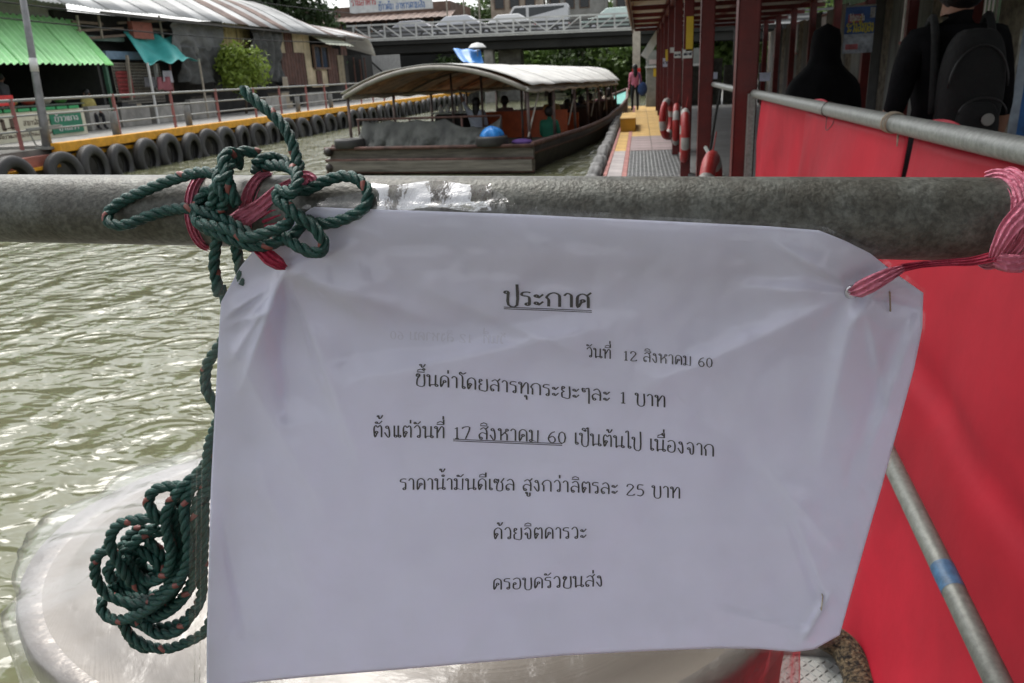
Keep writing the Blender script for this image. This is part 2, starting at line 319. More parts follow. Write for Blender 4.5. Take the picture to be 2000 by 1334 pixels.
# left quay wall, deck edge
kind(MB().box((QX-.1,-14,-1.3),(QX-.02,118,.55)).build('quay_wall',concd))
kind(MB().box((-16.2,14.7,.724),(QX-.02,80,.78)).build('quay_deck',conc))
kb=thing('kerb_beam','long yellow painted beam edging the far quay walkway','kerb',(QX,30,.7))
y=14.75
i=0
while y<56:
    l=5.9
    mb=MB().box((QX-.02,y,.62),(QX+.2,y+l-.03,.815)); mb.build('beam',yellow,kb,bevel=.012)
    MB().box((QX+.0,y,.48),(QX+.1,y+l-.04,.56)).build('lower_beam',yellow,kb)
    MB().box((QX-.0,y,.565),(QX+.06,y+l-.04,.618)).build('web',concd,kb); y+=l; i+=1
st=thing('boarding_step','faded red brown painted landing step left of the yellow kerb','step',(QX,13,.5))
MB().box((QX-3.5,7,.40),(QX+.05,14.72,.60)).build('slab',M('faded_red_paint',(.33,.12,.09),.8,var=.25,scale=3),st)
MB().box((QX-3.5,7,.602),(QX-.15,14.72,.705)).build('tread',conc,st)
MB().box((QX-3.0,7,.34),(QX+.16,14.7,.395)).build('edge_strip',yellow,st)
# tyres
def tyre_mesh(R=.50,w=.23,r0=.27):
    prof=[(r0,-w*.30),(r0+.02,-w*.42),(r0+.08,-w*.52),(R-.07,-w*.5),(R-.02,-w*.40),(R,-w*.2),(R-.006,-w*.08),(R-.006,w*.08),(R,w*.2),(R-.02,w*.40),(R-.07,w*.5),(r0+.08,w*.52),(r0+.02,w*.42),(r0,w*.30),(r0+.02,w*.2),(R-.05,w*.3),(R-.04,-w*.3),(r0+.02,-w*.2)]
    return MB().lathe(prof,28,Matrix.Rotation(math.pi/2,4,'Y'),cl=True)
T0=None
ty_y=[]
tyx=[(22,322),(122,325),(180,318),(232,310),(286,302),(329,295),(372,288),(408,283),(441,278),(473,272),(503,266),(530,262)]
for (x,y) in tyx: ty_y.append(pX(x,y,QX+.3)[1])
y=ty_y[-1]
while y<53: y+=1.22+.1*random.random(); ty_y.append(y)
for i,y in enumerate(ty_y):
    lab='black tyre fender on the far quay, %s from the left end of the row'%ORD[min(i,39)]
    z=.20+.03*random.random()
    rot=(random.uniform(0,6),random.uniform(-.10,.04),random.uniform(-.06,.06))
    if T0 is None:
        T0=tyre_mesh().build('tyre_fender',rubber,smooth=True); T0.location=(QX+.3,y,z); T0.rotation_euler=rot; o=T0
    else: o=dup(T0,(QX+.3+.03*random.random(),y,z),(rot[0],random.uniform(-.14,.06),random.uniform(-.14,.14)))
    o.scale=(1,)*3 if i else (1,1,1); k=random.uniform(.88,1.04); o.scale=(k,k,k)
    o['label']=lab; o['category']='tyre'; o['group']='tyre fenders along the far quay'
# railing
rl=thing('quay_railing','three rail grey pipe railing with red posts along the far walkway','railing',(QX-.4,30,.78))
RX=QX-.42
for z,r in ((1.68,.028),(1.38,.02),(1.08,.02)):
    MB().tube([(RX,6,z),(RX,55,z)],r,8).build('rail',railsteel,rl,smooth=True)
mrp=M('faded_red_post',(.33,.12,.11),.55,var=.2,scale=8)
pst=None
for x,yp in [(-40,230),(222,200),(335,200),(422,190),(495,185),(545,180),(597,175),(633,172),(676,170),(703,168),(726,166),(748,165),(768,163)]:
    Y=pX(x,yp,RX)[1]
    if x==-40: Y=pX(222,200,RX)[1]-3.2
    if pst is None: pst=MB().box((RX-.028,-.028,.6),(RX+.028,.028,1.72)).build('post',mrp,rl); pst.location=Vector((0,Y,0)); base=pst
    else: q=dup(pst,parent=rl); q.location=(0,Y,0)
for i,(x,y0) in enumerate([(228,262),(370,243),(583,216),(647,208)]):
    p=pX(x,y0,QX-.15); MB().tube([(p[0],p[1],.78),(p[0],p[1],1.34)],.085,10).build('bollard',M('grey_bollard',(.17,.17,.16),.7),smooth=True,label='short grey mooring post on the far quay edge, %s from the lamp pole'%ORD[i],cat='mooring post',group='mooring posts on the far quay')
# lamp pole
lp=thing('lamp_pole','tall grey steel pole standing at the left end of the yellow kerb','pole',(QX-.25,14.9,.7))
b0=pX(92,285,QX-.1); tp=pX(45,0,QX-.1); b0[2]=.7
ex=b0+(tp-b0)*1.35
MB().tube([b0,b0+(tp-b0)*.2,b0+(tp-b0)*.55,ex],[.10,.085,.07,.055],12).build('shaft',M('pole_grey',(.2,.2,.2),.5,.4,var=.2),lp,smooth=True)
MB().tube([b0+(tp-b0)*.53,b0+(tp-b0)*.62],[.078,.074],12).build('collar',whitem,lp,smooth=True)
MB().beam(b0+[0,-.45,.42],b0+[0,.5,.44],.04,.05).build('bracket',railsteel,lp)
MB().tube([b0+[.0,-.42,.42],b0+[0,-.3,.1],b0+[0,0,.02]],.015,6).build('stay',railsteel,lp)
MB().box(b0-[.16,.16,.0],b0+[.16,.16,.05]).build('base_plate',railsteel,lp)
# ------------------------------------------------------------ LEFT BANK BUILDINGS (facades at X=-16)
FX=-16.0
def fy(x,y=100,X=FX): return pX(x,y,X)[1]
# green awning shop
shop=thing('shop_house','open fronted canal shop under a bright green corrugated awning','shop',(-18,17,.72))
yA=fy(222,125,-14.6); yB=fy(140,33,-16.4)
k=0; y0=4.0
while y0<yA-.1:
    y1=min(y0+1.05,yA)
    f=lambda yy:yy+(yB-yA)*min(1,max(0,(yy-4)/(yA-4)))
    corr(MB(),(-14.6,y1,2.50+.012*(k%2)),(-14.6,y0-.04,2.50+.012*(k%2)),(-16.4,f(y0)-.04,3.84+.012*(k%2)),(-16.4,f(y1),3.84+.012*(k%2)),5,.028,1,.004,prof='trap').build('awning_sheet',green,shop)
    y0=y1; k+=1
MB().box((-16.6,4,3.86),(-16.5,yB,4.35)).build('upper_wall',M('grey_board_wall',(.36,.36,.34),.8,var=.15),shop)
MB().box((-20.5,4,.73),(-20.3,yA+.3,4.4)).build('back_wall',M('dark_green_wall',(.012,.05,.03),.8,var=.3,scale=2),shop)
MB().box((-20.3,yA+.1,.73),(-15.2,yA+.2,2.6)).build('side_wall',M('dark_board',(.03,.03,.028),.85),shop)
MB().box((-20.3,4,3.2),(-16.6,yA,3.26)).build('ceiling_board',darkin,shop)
for yy in (8,12,16,yA-.2):
    MB().box((-14.8,yy-.05,.73),(-14.7,yy+.05,2.5)).build('post',M('post_green',(.03,.10,.06),.6),shop)
# counter
ct=thing('food_counter','cream food counter with green trim and Thai lettering in the green awning shop','counter',(-14.2,15,.72))
yc1=fy(168,240,-14.0); CXf=-14.0
MB().box((CXf-.7,8,.73),(CXf,yc1,1.42)).build('body',M('cream_paint',(.60,.58,.44),.6,var=.1,scale=3),ct)
for j in range(int((yc1-8)/.42)): MB().box((CXf+.002,8+j*.42,1.43),(CXf+.03,8+j*.42+.36,1.50)).build('trim_piece',M('green_trim',(.03,.33,.11),.5),ct)
MB().box((CXf-.72,8,1.52),(CXf+.05,yc1+.03,1.555)).build('top',M('dark_top',(.05,.08,.06),.4),ct)
gs=MB(); ya=fy(103,245,-13.95); yb=fy(163,240,-13.95)
MB().box((CXf+.004,ya,.86),(CXf+.03,yb,1.36)).build('sign_board',M('sign_green',(.01,.17,.09),.5,var=.1),ct)
write(gs,'ข้าวแกง',(CXf+.035,ya+.12,1.15),(0,1,0),(0,0,1),.11,(yb-ya)*.78,.16)
write(gs,'บ้านเรา',(CXf+.035,ya+.2,.93),(0,1,0),(0,0,1),.09,(yb-ya)*.65,.16); gs.build('sign_lettering',whitem,ct)
tx=MB(); y0=fy(0,245,-13.95)
for T in (('กุน',(CXf+.006,y0-.5,1.06),.24,1.0),('สามารถสั่งอาหารตามสั่ง',(CXf+.006,y0+.75,1.12),.10,1.25),('จานเดียวและของกินเล่นราคาถูก',(CXf+.006,y0-.4,.88),.07,2.2)):
    tx=MB(); write(tx,T[0],T[1],(0,1,0),(0,0,1),T[2],T[3],.16); tx.build('lettering',M('brown_ink',(.09,.06,.04),.7),ct)
# things on the counter
cnt=[('food_tray',(-14.35,14.4,1.555),(.5,.7,.16),M('tray_red',(.45,.04,.05),.4),'red plastic tray on the cream counter left of the lamp pole','tray'),
     ('plastic_crate',(-14.4,15.3,1.555),(.5,.7,.34),M('crate_blue',(.07,.07,.35),.5),'dark blue crate with a red panel on the cream counter','crate')]
for nme,(x,y,z),(a,b_,c),m,lab,cat in cnt:
    o=thing(nme,lab,cat,(x,y,z)); mb=MB(); mb.box((x-a/2,y-b_/2,z),(x+a/2,y+b_/2,z+.02)).build('bottom',m,o)
    for q in (((x-a/2,y-b_/2,z+.02),(x-a/2+.02,y+b_/2,z+c)),((x+a/2-.02,y-b_/2,z+.02),(x+a/2,y+b_/2,z+c)),((x-a/2+.02,y-b_/2,z+.02),(x+a/2-.02,y-b_/2+.02,z+c)),((x-a/2+.02,y+b_/2-.02,z+.02),(x+a/2-.02,y+b_/2,z+c))):
        MB().box(*q).build('side',m,o)
rs=thing('price_sign','small red sign with white lettering on the counter, far left','sign',(-13.9,12.3,1.56))
ya=fy(-8,195,-13.9); yb=fy(26,195,-13.9)
MB().box((-13.92,ya,1.58),(-13.89,yb,1.80)).build('board',M('sign_red',(.55,.02,.02),.5),rs); q=MB(); write(q,'ราคา 25',(-13.885,ya+.08,1.64),(0,1,0),(0,0,1),.07,(yb-ya)*.8,.2); q.build('lettering',whitem,rs)
bowlp=[(0,0),(.06,0),(.11,.03),(.15,.08),(.155,.085),(.145,.085),(.10,.04),(0,.02)]
bcs=[((.55,.30,.10),'orange'),((.5,.06,.03),'red'),((.55,.5,.4),'cream'),((.1,.3,.06),'green')]
for i in range(4):
    y=16.6+i*.55; c,nn=bcs[i]
    MB().lathe([(r*1.2,z*1.6) for r,z in bowlp],16,Matrix.Translation((-14.3,y,1.556))).build('food_bowl',M('bowl_'+nn,c,.5),smooth=True,label='%s bowl on the cream food counter under the green awning'%nn,cat='bowl',group='bowls on the food counter')
# tin shed with patched facade
shed=thing('canal_shed','long patched shed with curved tin roof along the far canal walkway','shed',(-18,30,.72))
y_a=yA+.3; y_b=fy(690,110)
def panel(name,x0,x1,y0p,y1p,m,n=8,X=FX,am=.02,par=None,th=.01,off=0,**kw):
    Y0=pX(x0,(y0p+y1p)/2,X)[1];Y1=pX(x1,(y0p+y1p)/2,X)[1]; xm=(x0+x1)/2; zt=pX(xm,y0p,X)[2]; zb=pX(xm,y1p,X)[2]
    X+=off
    return corr(MB(),(X,Y1,zb),(X,Y0,zb),(X,Y0,zt),(X,Y1,zt),n,am,1,th).build(name,m,par or shed,**kw)
MB().box((-24,yA+.3,.73),(-16.35,y_b-.1,4.05)).build('core_wall',M('shed_inner_dark',(.035,.033,.03),.9,var=.4,scale=1.5),shed)
# horizontal blue fascia and braces near the shop
MB().box((-16.2,fy(190,95),2.72),(-15.75,fy(278,97),2.95)).build('blue_fascia',M('blue_grey_board',(.16,.25,.34),.6),shed)
MB().box((-16.2,fy(170,75),3.25),(-15.95,fy(240,77),3.38)).build('green_fascia',M('green_grey_board',(.10,.16,.13),.6),shed)
for k,(xa,ya,xb,yb) in enumerate([(140,42,200,47),(150,60,240,55),(165,75,255,68),(230,45,330,40),(250,55,340,60)]):
    MB().beam(pX(xa,ya,-15.9),pX(xb,yb,-15.9),.06,.07).build('brace',M('brace_wood',(.16,.12,.09),.8),shed)
for k,x in enumerate((150,192,250,310)): MB().beam(pX(x,30,-15.85),pX(x+8,75,-15.85),.05,.05).build('strut',M('strut_pale',(.34,.30,.24),.8),shed)
MB().box((-15.85,fy(241,50),3.35),(-15.7,fy(280,50),3.85)).build('red_box',M('box_red',(.30,.09,.06),.7),shed)
# metal grille front
gr=MB(); ya_=fy(205,150); yb_=fy(298,150)
for j in range(26): yy=ya_+(yb_-ya_)*j/25; gr.box((-15.72,yy-.012,1.42),(-15.70,yy+.012,2.6))
for j in range(14): zz=1.42+1.18*j/13; gr.box((-15.698,ya_,zz-.012),(-15.68,yb_,zz+.012))
gr.build('grille',M('grille_grey',(.27,.25,.21),.7),shed)
gr=MB(); ya_=fy(208,150); yb_=fy(236,150)
for j in range(9): yy=ya_+(yb_-ya_)*j/8; gr.box((-15.665,yy-.02,1.62),(-15.655,yy+.02,2.35))
for j in range(7): zz=1.62+.73*j/6; gr.box((-15.65,ya_,zz-.02),(-15.64,yb_,zz+.02))
gr.build('red_grille',M('grille_red',(.33,.05,.05),.7),shed)
MB().beam(pX(248,108,-15.5),pX(257,195,-15.5),.07,.07).build('post',M('strut_pale',(.34,.30,.24),.8),shed)
MB().beam(pX(303,125,-15.5),pX(310,178,-15.5),.09,.09).build('post',whitem,shed)
MB().beam(pX(331,125,-15.5),pX(338,180,-15.5),.05,.05).build('post',mrp,shed)
# shade nets
def drape(x0,x1,y0p,y1p,X,m,name,folds=5,am=.09,seed=0,lean=0,par=None):
    P00=pX(x0,y0p,X);P10=pX(x1,y0p,X);P11=pX(x1+lean,y1p,X);P01=pX(x0+lean,y1p,X)
    def fn(u,v):
        p=(P00*(1-u)+P10*u)*(1-v)+(P01*(1-u)+P11*u)*v
        k=math.sin(2*math.pi*folds*(u+.12*math.sin(3*v+seed))+seed)*am*(.4+.6*v)+(vn(u*9,v*6,seed)-.5)*am*1.6
        e=(vn(u*7,0,seed)-.5)*.3*v
        return (p[0]+k+.05,p[1],p[2]+e)
    return MB().sheet(fn,48,20,.006).build(name,m,par or shed,smooth=True)
drape(332,432,42,100,-15.7,M('pale_net',(.16,.165,.16),.9,var=.2,scale=4,bump=.3,bscale=60),'shade_net',3,.08,1)
drape(352,446,92,165,-15.6,net,'shade_net',4,.1,2)
drape(486,548,55,162,-15.6,net,'shade_net',5,.12,3,lean=2)
# bamboo/cream panel and boards
panel('yellow_sheet',418,440,45,88,M('straw_board',(.38,.32,.15),.8,var=.2),3)
panel('yellow_sheet',440,462,45,97,M('straw_board'),3); panel('yellow_sheet',462,487,46,93,M('straw_board'),3,off=.03)
cr2=M('cream_patch',(.50,.42,.28),.8,var=.25,scale=1.5)
panel('tin_sheet',545,558,60,104,cr2,2); panel('tin_sheet',558,572,62,160,brownm,3,off=.04)
panel('tin_sheet',549,573,104,166,brownm,4,off=.06); panel('tin_sheet',573,596,103,166,brownm,4,off=.03)
panel('tin_sheet',572,604,66,104,cr2,3); panel('tin_sheet',596,608,66,168,cr2,2)
panel('tin_sheet',608,640,132,170,cr2,4); panel('tin_sheet',637,650,70,165,brownm,3,off=.03); panel('tin_sheet',650,664,95,165,brownm,3)
panel('tin_sheet',664,676,68,108,brownm,2); panel('tin_sheet',660,672,108,165,M('tan_patch',(.24,.20,.13),.8),2,off=.03)
panel('door_board',617,627,138,168,brownm,2,off=.08)
wd_=thing('shed_window','small dark window with pale tin hood on the cream shed wall','window',(FX,fy(622,110),2.5))
Y0,Y1=fy(610,110),fy(636,110); z1=pX(622,92,FX)[2]; z0=pX(622,132,FX)[2]
MB().box((FX+.06,Y0,z0),(FX+.1,Y1,z1)).build('pane',M('dark_glass',(.02,.022,.025),.2),wd_)
for a,b_ in (((Y0-.08,z0-.08),(Y0,z1+.08)),((Y1,z0-.08),(Y1+.08,z1+.08)),((Y0,z1),(Y1,z1+.08)),((Y0,z0-.08),(Y1,z0)),(((Y0+Y1)/2-.03,z0),((Y0+Y1)/2+.03,z1))):
    MB().box((FX+.05,a[0],a[1]),(FX+.16,b_[0],b_[1])).build('frame',M('window_wood',(.16,.10,.07),.7),wd_)
corr(MB(),(FX+1.0,Y1+1.6,z1+.05),(FX+1.0,Y0-.4,z1+.05),(FX+.1,Y0-.4,z1+.55),(FX+.1,Y1+1.6,z1+.55),8,.025,1,.006).build('hood',M('pale_cream_tin',(.62,.64,.5),.6),wd_)
# low wall and clutter in front of shed
for i,(xa,xb,h) in enumerate([(170,228,.5),(232,290,.42),(300,360,.35),(372,420,.5),(520,560,.4),(600,640,.45)]):
    y0,y1=fy(xa,200,-15.0),fy(xb,200,-15.0)
    MB().box((-15.2,y0,.78),(-15.0,y1,.78+h+.15)).build('low_wall',conc,bevel=.02,label='low grey concrete wall beside the far walkway, %s from the left'%ORD[i],cat='wall',group='low walls by the far walkway')
for i,x in enumerate(sorted([random.choice([180,210,245,275,300,325,350,375,400,520,545,570,640,655])+random.uniform(-8,8) for _ in range(16)])):
    p=pX(x,205,-15.5)
    h=random.uniform(.25,.7); a=random.uniform(.2,.4); c=random.choice([(.05,.05,.05),(.2,.18,.15),(.35,.3,.22),(.1,.12,.1),(.12,.07,.05)])
    n_=['dark','grey','tan','greenish','brown'][[(.05,.05,.05),(.2,.18,.15),(.35,.3,.22),(.1,.12,.1),(.12,.07,.05)].index(c)]
    o=thing('storage_box','%s %s box of clutter behind the far railing, %s piece from the lamp pole'%(['small','tall','squat','wide'][i%4],n_,ORD[i]),'box',(p[0],p[1],.78),group='clutter by the shed')
    m=M('clutter_'+n_,c,.8); MB().box((p[0]-a,p[1]-a,.78),(p[0]+a*.6,p[1]+a,.78+h)).build('body',m,o,bevel=.02); MB().box((p[0]-a-.02,p[1]-a-.02,.78+h+.002),(p[0]+a*.6+.02,p[1]+a+.02,.82+h)).build('lid',M('clutter_lid',(.14,.13,.11),.7),o)
# curved tin roof made of sheets; eave at X=-15.4 z~4.15, ridge behind
def roofz(t): return 4.10+1.35*math.sin(t*math.pi/2)
yy=8.0; k=0
rp=lambda Y:(4.45 if Y<24 else 4.10)
while yy<y_b+.5:
    y1=yy+.95; base=4.02+ .02*(k%2); m=[tin,tinw,tin,rust,tin][(k*7+k//3)%5] if yy>27 else [tinw,tin][k%2]
    if yy>38: m=tinw if k%3 else rust
    st_=0
    def fn(u,v,yy=yy,y1=y1,base=base,st_=st_):
        Y=yy+(y1-yy+.05)*u; X=-15.2-4.2*v; z=base+st_+(1.75 if Y<38 else max(.95,1.75-(Y-38)*.25))*math.sin(v*math.pi/2*.95)+.018*math.sin(u*2*math.pi*6)+(vn(Y*.4,v*3,5)-.5)*.08
        return (X,Y,z)
    MB().sheet(fn,30,8,.006).build('roof_sheet',m,shed,smooth=True); yy=y1; k+=1
MB().box((-15.35,22,3.92),(-15.28,y_b,3.99)).build('eave_board',M('eave_dark',(.10,.09,.08),.8),shed)
# rolled pale gable end cover at the far end
def fn(u,v):
    a=u*math.pi*.5; return (-15.2-4.2*u, y_b+.4+1.2*v*(1), 4.02+.9*math.sin(u*math.pi/2*.95)-.9*v*v+.0)
MB().sheet(fn,12,6,.01).build('end_sheet',tinw,shed,smooth=True)
# teal tarpaulin
P=[pX(240,62,-16.0),pX(335,72,-16.0),pX(388,115,-14.7),pX(288,124,-14.7)]
def fn(u,v):
    p=(P[0]*(1-u)+P[1]*u)*(1-v)+(P[3]*(1-u)+P[2]*u)*v
    return (p[0]+.08*math.sin(u*9+v*4),p[1],p[2]-.28*math.sin(math.pi*v)*(.6+.4*math.sin(u*7))+.05*math.sin(u*21+v*3)+.06*(vn(u*8,v*5,3)-.5))
tt=thing('teal_awning','sagging teal tarpaulin awning stretched in front of the shed','tarpaulin',tuple(P[0]))
MB().sheet(fn,36,18,.006).build('cloth',teal,tt,smooth=True)
MB().beam(P[3]+[0,0,.02],pX(300,185,-14.7)*[1,0,0]+[0,P[3][1],.78],.05,.05).build('prop',whitem,tt)
MB().beam(P[2],(P[2][0],P[2][1],.78),.05,.05).build('prop',M('strut_pale'),tt)
# hanging cables and cloths along the shed
for k,(z0,zs) in enumerate(((4.05,.35),(3.7,.5),(5.1,.6))):
    MB().tube([(-15.1+.25*k,10+1.6*i,z0-zs*math.sin(math.pi*i/20)*.5) for i in range(21)],.018,5).build('overhead_cable',darkin,smooth=True,label=['dark cable sagging along the shed eave','second dark cable sagging lower across the shed front','upper cable crossing above the tin roof edge'][k],cat='cable')
for k,(x,y0p,y1p,wd4,cc,nn) in enumerate(((318,150,176,.35,(.35,.12,.14),'faded pink'),(325,138,160,.3,(.45,.45,.5),'pale blue'),(556,150,172,.35,(.3,.26,.2),'tan'),(292,150,172,.3,(.12,.12,.13),'charcoal'))):
    pA=pX(x,y0p,-15.3);pB=pX(x,y1p,-15.3)
    MB().sheet(lambda u,v:(-15.3+.05*math.sin(u*9+k),pA[1]+wd4*(u-.5)*(1+.15*v)*2,pA[2]*(1-v)+pB[2]*v+.03*math.sin(u*7)*v),14,6,.01).build('hanging_cloth',M('cloth_'+nn,cc,.9),smooth=True,label='small %s cloth hanging in front of the shed wall'%nn,cat='cloth')
# bush and trees
def foliage(mb,c,r,n,size,seed=0,lumps=26,hollow=.55):
    rs=np.random.RandomState(seed); L_=[]
    for _ in range(lumps):
        v=rs.normal(size=3); v/=np.linalg.norm(v); L_.append((np.array(c)+v*np.array(r)*rs.uniform(.3,.78),rs.uniform(.26,.46)))
    for _ in range(n):
        lc,lr=L_[rs.randint(lumps)]; v=rs.normal(size=3); v/=np.linalg.norm(v); p=lc+v*np.array(r)*lr*rs.uniform(hollow,1.05)**(1 if rs.rand()<.8 else -.6)
        s_=size*rs.uniform(.6,1.4); a=rs.normal(size=3)*.7+v; a/=np.linalg.norm(a); b_=np.cross(a,rs.normal(size=3)); b_/=np.linalg.norm(b_)+1e-9; c_=np.cross(a,b_)
        mb.add([p-b_*s_*.45,p+c_*s_,p+b_*s_*.45,p-c_*s_],[(0,1,2,3)])
def tree(name,label,base,h,r,n,size,mat,seed,cat='tree',group=None,trunk=.14):
    o=thing(name,label,cat,tuple(base),group); b_=np.array(base,float); top=b_+[0,0,h-r[2]]
    mb=MB(); mb.tube([b_,b_+[.1,.05,(h-r[2])*.5],top+[0,0,r[2]*.3]],[trunk,trunk*.8,trunk*.4],8)
    rs=np.random.RandomState(seed+5)
    for k in range(6):
        a=rs.uniform(0,6.28); mb.tube([b_+[.05,.02,(h-r[2])*rs.uniform(.5,.9)],top+[r[0]*.3*math.cos(a),r[1]*.3*math.sin(a),0],top+[r[0]*.6*math.cos(a),r[1]*.6*math.sin(a),r[2]*.4]],[trunk*.5,trunk*.3,trunk*.1],6)
    mb.build('trunk',bark,o,smooth=True)
    mb=MB(); foliage(mb,top,r,n,size,seed,lumps=26 if r[0]>1 else 40); mb.build('crown',mat,o); return o
bc=pX(468,133,-14.9)
tree('round_bush','round yellow green leafy bush in front of the dark shade nets','bush' and (bc[0],bc[1],.78),bc[2]-.78+.95,(.98,.98,.95),7000,.085,leafy,3,cat='bush',trunk=.05)
for i,(x,y,yy,h,r) in enumerate([(480,-20,46,9,(3,3,2.6)),(560,-10,50,8.6,(3.6,3,2.8)),(400,-60,44,11,(3,3,3))]):
    p=pY(x,y,yy); tree('leafy_tree',['green tree rising behind the tin roof, in its middle','green tree behind the tin roof beside the brown bridge building','tall green tree behind the pale end of the tin roof'][i],(p[0],yy,.7),h,r,6000,.2,leafm,20+i,group='trees behind the shed')
# ------------------------------------------------------------ BRIDGE
BY=55.0
bL=np.array([-19.6,BY,4.40]); bR=np.array([-.2,BY,4.15]); bd=(bR-bL)/19.4
br=thing('road_bridge','concrete road bridge over the canal with white truss railing','bridge',(-10,BY,0))
def bp_(x): return bL+bd*(x+19.6)
A=bp_(-34);B=bp_(14)
def bbox(x0,x1,yo0,yo1,z0,z1,name,m,par=br,bevel=0):
    p=bp_(x0);q=bp_(x1); vs=[]
    for (pp) in (p,q):
        for yo,zo in ((yo0,z0),(yo1,z0),(yo1,z1),(yo0,z1)): vs.append((pp[0],pp[1]+yo,pp[2]+zo))
    mb=MB(); mb.add(vs,[(0,1,2,3),(7,6,5,4),(0,4,5,1),(1,5,6,2),(2,6,7,3),(3,7,4,0)]); return mb.build(name,m,par,bevel=bevel)
bdark=M('bridge_underside',(.022,.022,.02),.9,var=.3,scale=.6)  # near-black colour carries the shade under the deck and on its edge
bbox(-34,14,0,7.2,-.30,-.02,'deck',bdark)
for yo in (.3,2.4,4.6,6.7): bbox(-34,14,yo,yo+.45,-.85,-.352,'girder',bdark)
bbox(-34,14,-.06,-.005,-.03,.06,'edge_beam',whitem)
tm=M('white_truss_paint',(.58,.58,.56),.55,var=.15,scale=1)
zt=1.02
bbox(-20,-.1,-.10,-.02,zt-.06,zt+.04,'top_chord',tm); bbox(-20,-.1,-.11,-.01,.08,.17,'bottom_chord',tm)
for k in range(18):
    x=-19.5+k*1.115; p=bp_(x)
    MB().box((p[0]-.05,p[1]-.095,p[2]+.17),(p[0]+.05,p[1]-.025,p[2]+zt-.06)).build('upright',tm,br)
    if k<17:
        q=bp_(x+1.115); f=k<12
        a=p+[0.05,-.06,zt-.1] if f else p+[0.05,-.06,.2]; c=q+[-.05,-.06,.2] if f else q+[-.05,-.06,zt-.1]
        MB().beam(a,c,.05,.07).build('diagonal',tm,br)
for zz in (.22,.48,.74): bbox(-34,14,.25,.30,zz-.07,zz+.07,'inner_rail',M('rail_grey',(.09,.09,.088),.6),br)
bbox(-34,14,6.2,6.4,.1,.9,'far_parapet',M('parapet_grey',(.36,.36,.34),.8))
cp=pY(952,100,BY); 
MB().box((cp[0]-.35,BY+.5,-1),(cp[0]+.25,BY+1.4,3.55)).build('pier_column',conc,br)
MB().box((cp[0]+.3,BY+2.5,-1),(cp[0]+1.9,BY+4.0,3.55)).build('pier_column',concd,br)
MB().box((cp[0]-.37,BY+.48,1.9),(cp[0]+.27,BY+.498,2.35)).build('red_band',M('sign_red'),br)
cp=pY(1243,100,BY-20)
MB().box((cp[0]-.16,BY-20,-1),(cp[0]+.16,BY-19.7,3.9)).build('concrete_column',M('pale_column',(.42,.38,.32),.8),label='pale concrete column with red and white bands by the pier end',cat='column')
o=bpy.data.objects['concrete_column']
for z0,z1,mm,nm in ((1.55,1.75,M('sign_red'),'red_band'),(1.0,1.54,whitem,'white_band')):
    MB().box((cp[0]-.175,BY-20.015,z0-.0),(cp[0]+.175,BY-19.69,z1)).build(nm,mm,o)
# abutment, wall under bridge
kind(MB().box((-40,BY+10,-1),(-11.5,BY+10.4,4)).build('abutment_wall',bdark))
ab=thing('corrugated_fence','pale grey corrugated fence under the left end of the bridge','fence',(-17,BY-1.2,.7))
pa=pY(713,130,BY-2);pb=pY(782,130,BY-2)
zz=pY(740,108,BY-2)[2]
n_=5
for k in range(n_):
    x0=pa[0]+(pb[0]-pa[0])*k/n_; x1=pa[0]+(pb[0]-pa[0])*(k+1)/n_
    corr(MB(),(x0,BY-2,.7),(x1+.02,BY-2,.7),(x1+.02,BY-2,zz),(x0,BY-2,zz),4,.02,1,.01).build('sheet',M('pale_tin_fence',(.40,.40,.39),.7,var=.12),ab)
MB().beam(pY(716,112,BY-2.3),pY(757,150,BY-2.3),.08,.1).build('stair_rail',darkin,ab)
jn=thing('tarp_stall','dark junk shack with brown poles between the shed and the bridge','shack',(-17.5,50,.72))
a=pY(676,108,50);
MB().box((a[0],50,.73),(a[0]+1.0,52,pY(690,108,50)[2])).build('body',M('dark_board'),jn)
for x in (676,690,702,711): q=pY(x,112,49.8); MB().beam((q[0],q[1],.73),(q[0],q[1],q[2]+random.uniform(-.2,.2)),.08,.08).build('pole',brownm,jn)
MB().ell(pY(674,122,49.5),(.16,.16,.22)).build('green_pot',M('leafgreen_plastic',(.10,.45,.05),.5),jn,smooth=True)
# blue tarp beneath bridge
P=[pY(885,95,52),pY(938,97,52),pY(945,124,50.5),pY(906,122,50.5)]
def fn(u,v):
    p=(P[0]*(1-u)+P[1]*u)*(1-v)+(P[3]*(1-u)+P[2]*u)*v; return (p[0],p[1]+.05*math.sin(u*9),p[2]-.12*math.sin(math.pi*v)+.03*math.sin(u*14))
bt=thing('blue_awning','blue tarpaulin awning hanging under the bridge beside its column','tarpaulin',tuple(P[0])); MB().sheet(fn,16,10,.01).build('cloth',blue,bt,smooth=True)
for q in (P[2],P[3]): MB().tube([q,(q[0],q[1],-.2)],.03,6).build('pole',railsteel,bt)
q=pY(932,92,51.5); MB().lathe([(0,.28),(.35,.2),(.58,-.02),(.6,-.05),(.56,-.03),(.33,.16),(0,.24)],14,Matrix.Translation(q)).build('white_parasol',whitem,smooth=True,label='small white parasol above the blue tarpaulin under the bridge',cat='parasol')
MB().tube([(q[0],q[1],-.3),q+[0,0,.25]],.025,6).build('pole',railsteel,bpy.data.objects['white_parasol'])
